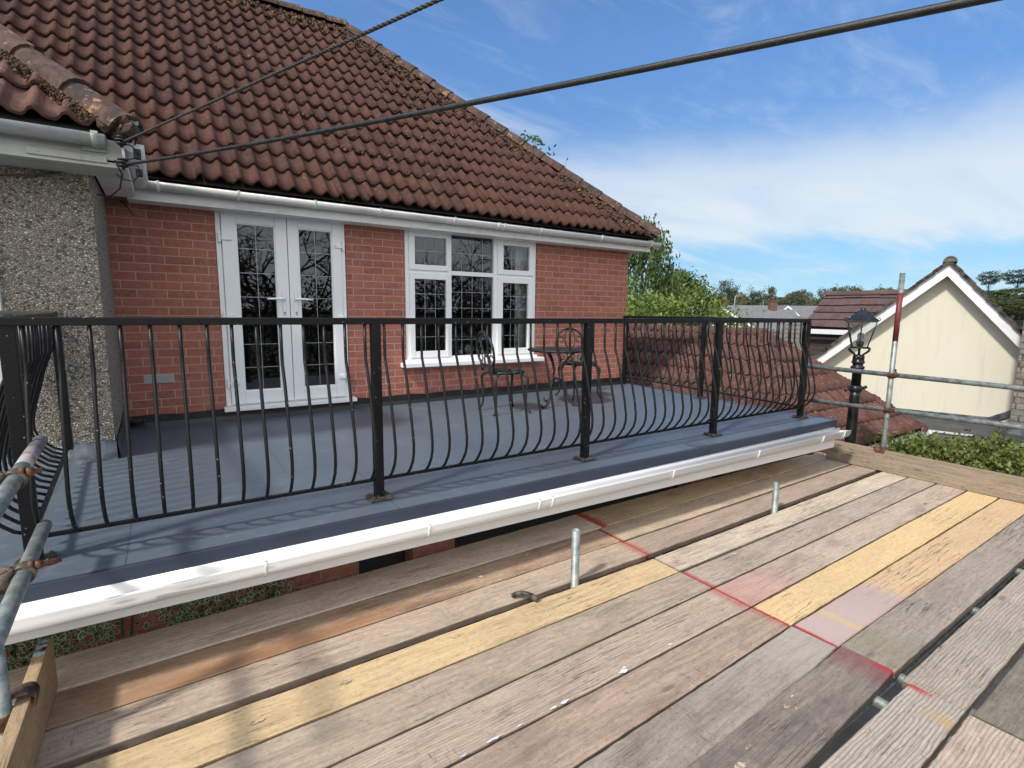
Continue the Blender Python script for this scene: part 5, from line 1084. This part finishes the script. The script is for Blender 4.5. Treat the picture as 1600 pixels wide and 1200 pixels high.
tree('flowering_shrub', 'loose bright shrub with long leafy shoots above the railing, left part', P(1020, 12.5), 4.25, 1.3, 120, 26, .055, L_bright, 8, clear=.45, cat='shrub', trunk=.07)
tree('flowering_shrub', 'loose bright shrub above the railing with shoots reaching over the roofs, right part', P(1075, 12.5), 4.30, 1.35, 120, 24, .052, L_bright, 9, clear=.5, cat='shrub', trunk=.07)
tree('flowering_shrub', 'low sparse shoots of leaves against the far grey roofs', P(1135, 14), 3.85, 1.2, 45, 26, .055, L_bright, 10, clear=.55, cat='shrub', trunk=.05)
rt_ = random.Random(44); kinds = [('pine_tree', 'dark umbrella topped pine', L_pine, .62), ('bare_tree', 'thin hazy grey brown budding tree', L_brown, .4), ('woodland_tree', 'olive green rounded tree', L_olive, .25), ('woodland_tree', 'bushy mid green tree', L_mid, .2)]
spec = [(1092, 446, 1, 3), (1112, 444, 1, 3), (1134, 441, 0, 3.4), (1128, 470, 3, 4), (1157, 456, 1, 2.5), (1172, 461, 2, 3.5), (1186, 450, 0, 3.8), (1203, 450, 1, 4.5), (1216, 462, 0, 3), (1228, 457, 1, 3.2), (1241, 458, 0, 2.6), (1252, 455, 2, 3.6), (1265, 461, 1, 3), (1100, 465, 2, 4), (1142, 472, 3, 4), (1196, 472, 2, 4.5), (1222, 471, 2, 4), (1150, 474, 2, 4),(1240, 474, 3, 4), (1278, 468, 3, 3), (1085, 462, 3, 3.5),
        (1290, 452, 0, 3.0), (1304, 451, 3, 3.4), (1320, 450, 2, 3.6), (1336, 452, 3, 3.2), (1352, 452, 0, 3.2), (1368, 452, 3, 3.2), (1385, 453, 2, 3.2), (1406, 455, 0, 3)]
SKY_L = ['hazy bare tree at the left end of the skyline, behind the shrubs', 'second hazy bare tree from the left, left of the tallest pine', 'tallest flat topped pine, just left of the pale street light', 'bushy tree low below the tallest pine', 'thin bare tree directly behind the pale street light', 'olive tree just right of the pale street light', 'broad dark pine between the street light and the brick chimney', 'wide hazy bare tree directly above the brick chimney', 'small pine just right of the brick chimney', 'bare tree above the small white gable', 'narrow dark pine above the mossy grey roof', 'yellow olive tree above the mossy grey roof', 'bare tree rising at the left edge of the brown tiled roof', 'low olive tree behind the shrubs at the left end of the woodland', 'low bushy tree right under the street light head', 'low olive tree left of the brick chimney', 'low olive tree right of the brick chimney', 'low olive tree at the foot of the street light', 'low bushy tree over the mossy grey roof', 'bushy tree peeping over the left end of the brown tiled roof', 'bushy tree behind the top shoots of the right hand shrub', 'leftmost dark pine over the brown tiled roof', 'bushy tree over the left third of the brown tiled roof', 'olive tree over the middle of the brown tiled roof', 'bushy tree just right of the middle of the brown tiled roof', 'dark pine behind the lantern top and brown tiled roof', 'bushy tree right above the lantern', 'olive tree between the lantern and the red banded tube', 'dark pine behind the red banded tube']
protos = {}
def copy_tree(o):
    c = o.copy(); COL.objects.link(c)
    for ch in list(o.children): d = ch.copy(); COL.objects.link(d); d.parent = c
    return c
POS = ['far left of the tree line', 'second along', 'the tall one over the grey roofs', 'low below the tall pine', 'beside the street light']
for i, (px, py, kd, cw_) in enumerate(spec):
    nm, lb_, lm, cl = kinds[kd]; dist = 100+rt_.uniform(-8, 18); top = ray(px, py, dist).z; base = GZ-.9-.5; H = top-base
    n_land = SKY_L[i]
    key = kd
    if key not in protos:
        shp = (lambda k: .35+.9*k**2 if k < .9 else .8) if kd == 0 else None
        t = tree(nm, 'x', (0, 0, 0), 10, 3.2 if kd != 1 else 2.6, [46, 60, 60, 60][kd], [60, 12, 50, 50][kd], [.15, .07, .17, .17][kd], lm, 60+kd, clear=cl, trunk=.17, limbs=[8, 40, 8, 8][kd], shape=shp, bark=M_twig if kd == 1 else None); protos[key] = t; o = t
    else: o = copy_tree(protos[key])
    r = ray(px, 500, dist); s = cw_/3.0*1.35
    s = cw_*.235; o.location = (r.x, r.y, base); o.scale = (s, s, H/10.0); o.rotation_euler = (0, 0, rt_.uniform(0, 6.28)); tag(o, n_land, 'tree', 'trees on the skyline')
for i, (px, py, cw_, where) in enumerate(((1538, 431, 4.2, 'the left one'), (1583, 429, 6.0, 'the right one'))):
    o = copy_tree(protos[0]); dist = 150; r = ray(px, 500, dist); top = ray(px, py, dist).z; b_ = ray(px, 474, dist).z
    o.location = (r.x, r.y, b_); s = cw_*.23; o.scale = (s, s, (top-b_)/10*1.12); tag(o, 'dark spreading pine above the right slope of the cream gable, '+where, 'tree', 'trees on the skyline')
for i, (px, py, kd, lab) in enumerate(((1520, 455, 3, 'dark green'), (1548, 456, 2, 'olive green'), (1575, 453, 3, 'light green'), (1597, 450, 2, 'yellow green'), (1560, 466, 2, 'low brownish'), (1588, 470, 3, 'low bright'))):
    o = copy_tree(protos[kd]); dist = 125-(i > 3)*15; r = ray(px, 500, dist); top = ray(px, py, dist).z; b_ = ray(px, 500, dist).z; o.location = (r.x, r.y, b_); o.scale = (1.9, 1.9, (top-b_)/10); tag(o, f'{lab} bush on the hillside between the cream gable and the stone chimney', 'bush', 'bushes on the hillside')
# hedge wood mass behind everything
m = MB(); rn = random.Random(8)
for i in range(20000):
    px = rn.uniform(960, 1420); dist = 122+rn.uniform(-3, 12); lo = ray(px, 500, dist).z; hi = ray(px, 463+4*math.sin(px*.07)+4*math.sin(px*.13), dist).z; r = ray(px, 500, dist)
    leafquad(m, Vector((r.x, r.y, lerp(lo, hi, rn.random()))), rn.uniform(.25, .55), rn)
tag(m.build('distant_woodland', L_olive, loc=(80, 70, -4)), 'continuous belt of woodland behind the far houses', 'woodland', kind='stuff')
# shrub beyond the toe board
sb = tree('clipped_shrub', 'x', (0, 0, 0), 2.0, 1.0, 110, 60, .030, L_bush, 91, clear=.5, trunk=.05, limbs=25, cat='shrub')
SB = [(1448, 8.3, 2.30, 'shrub beside the white garage gutter, left end of the row'), (1500, 8.2, 2.36, 'green shrub second from the garage gutter, beyond the toe board'), (1550, 8.4, 2.42, 'taller twiggy shrub with reddish tips beyond the toe board'), (1600, 8.3, 2.40, 'green shrub at the right edge of the photo beyond the toe board'), (1640, 8.0, 2.4, 'rightmost shrub cut by the photo edge beyond the toe board')]
for i, (px, dist, h, lab) in enumerate(SB):
    o = sb if i == 0 else copy_tree(sb); r = ray(px, 600, dist); o.location = (r.x, r.y, GZ); o.rotation_euler = (0, 0, i*1.3); o.scale = (1, 1, h/2.05); tag(o, lab, 'shrub', 'shrubs beyond the toe board')
# trees that stand behind the photographer and show in the window glass
def branchy(label, loc, H, seed, lm, leafn):
    rn = random.Random(seed); loc = Vector(loc); t = thing('garden_tree', label, 'tree', loc, 'trees mirrored in the window glass'); w = MB(); lf = MB()
    def grow(p, d, L, r_, lev):
        pts = [p]; q = p
        for k in range(4): d = (d+Vector((rn.gauss(0, .16), rn.gauss(0, .16), rn.gauss(.03, .12)))).normalized(); q = q+d*L/4; pts.append(q)
        w.tube(pts, [r_*(1-.42*k/4) for k in range(5)], 5 if lev > 1 else 8, 0, False)
        if lev >= 5:
            for k in range(leafn): leafquad(lf, q+Vector((rn.gauss(0, .14), rn.gauss(0, .14), rn.gauss(0, .12))), rn.uniform(.025, .05), rn)
            return
        for k in range(3 if lev < 4 else 4):
            u = d.orthogonal().normalized(); a = rn.uniform(0, 6.28); s_ = (u*math.cos(a)+d.cross(u)*math.sin(a)); st = pts[-1] if k < 2 else pts[2]
            grow(st, (d*rn.uniform(.6, 1)+s_*rn.uniform(.5, .95)).normalized(), L*rn.uniform(.62, .82), r_*.58, lev+1)
    grow(loc, Vector((0, 0, 1)), H*.36, .20, 0)
    w.build('trunk', M_bark, t); lf.build('crown', lm, t)
branchy('open branched tree mirrored in the upper glass of the left door', (1.6, -11, GZ), 8.2, 5, L_dark, 2)
branchy('spreading tree mirrored in the upper middle window pane', (9.5, -12, GZ), 9.0, 8, L_dark, 3)
branchy('leafy tree mirrored in the upper glass of the right door', (4.6, -11.5, GZ), 8.6, 12, L_mid, 6)
branchy('leafy tree mirrored in the upper right window pane', (14.5, -12.5, GZ), 9.2, 14, L_dark, 4)
m = MB()
for i in range(20000): leafquad(m, Vector((rn.uniform(-6, 24), -15+rn.gauss(0, .8), rn.uniform(GZ, .9+.9*rn.random()))), rn.uniform(.07, .16), rn)
tag(m.build('garden_hedge', L_dark, loc=(8, -15, GZ)), 'tall dark hedge mirrored in the lower glass of the doors and window', 'hedge')
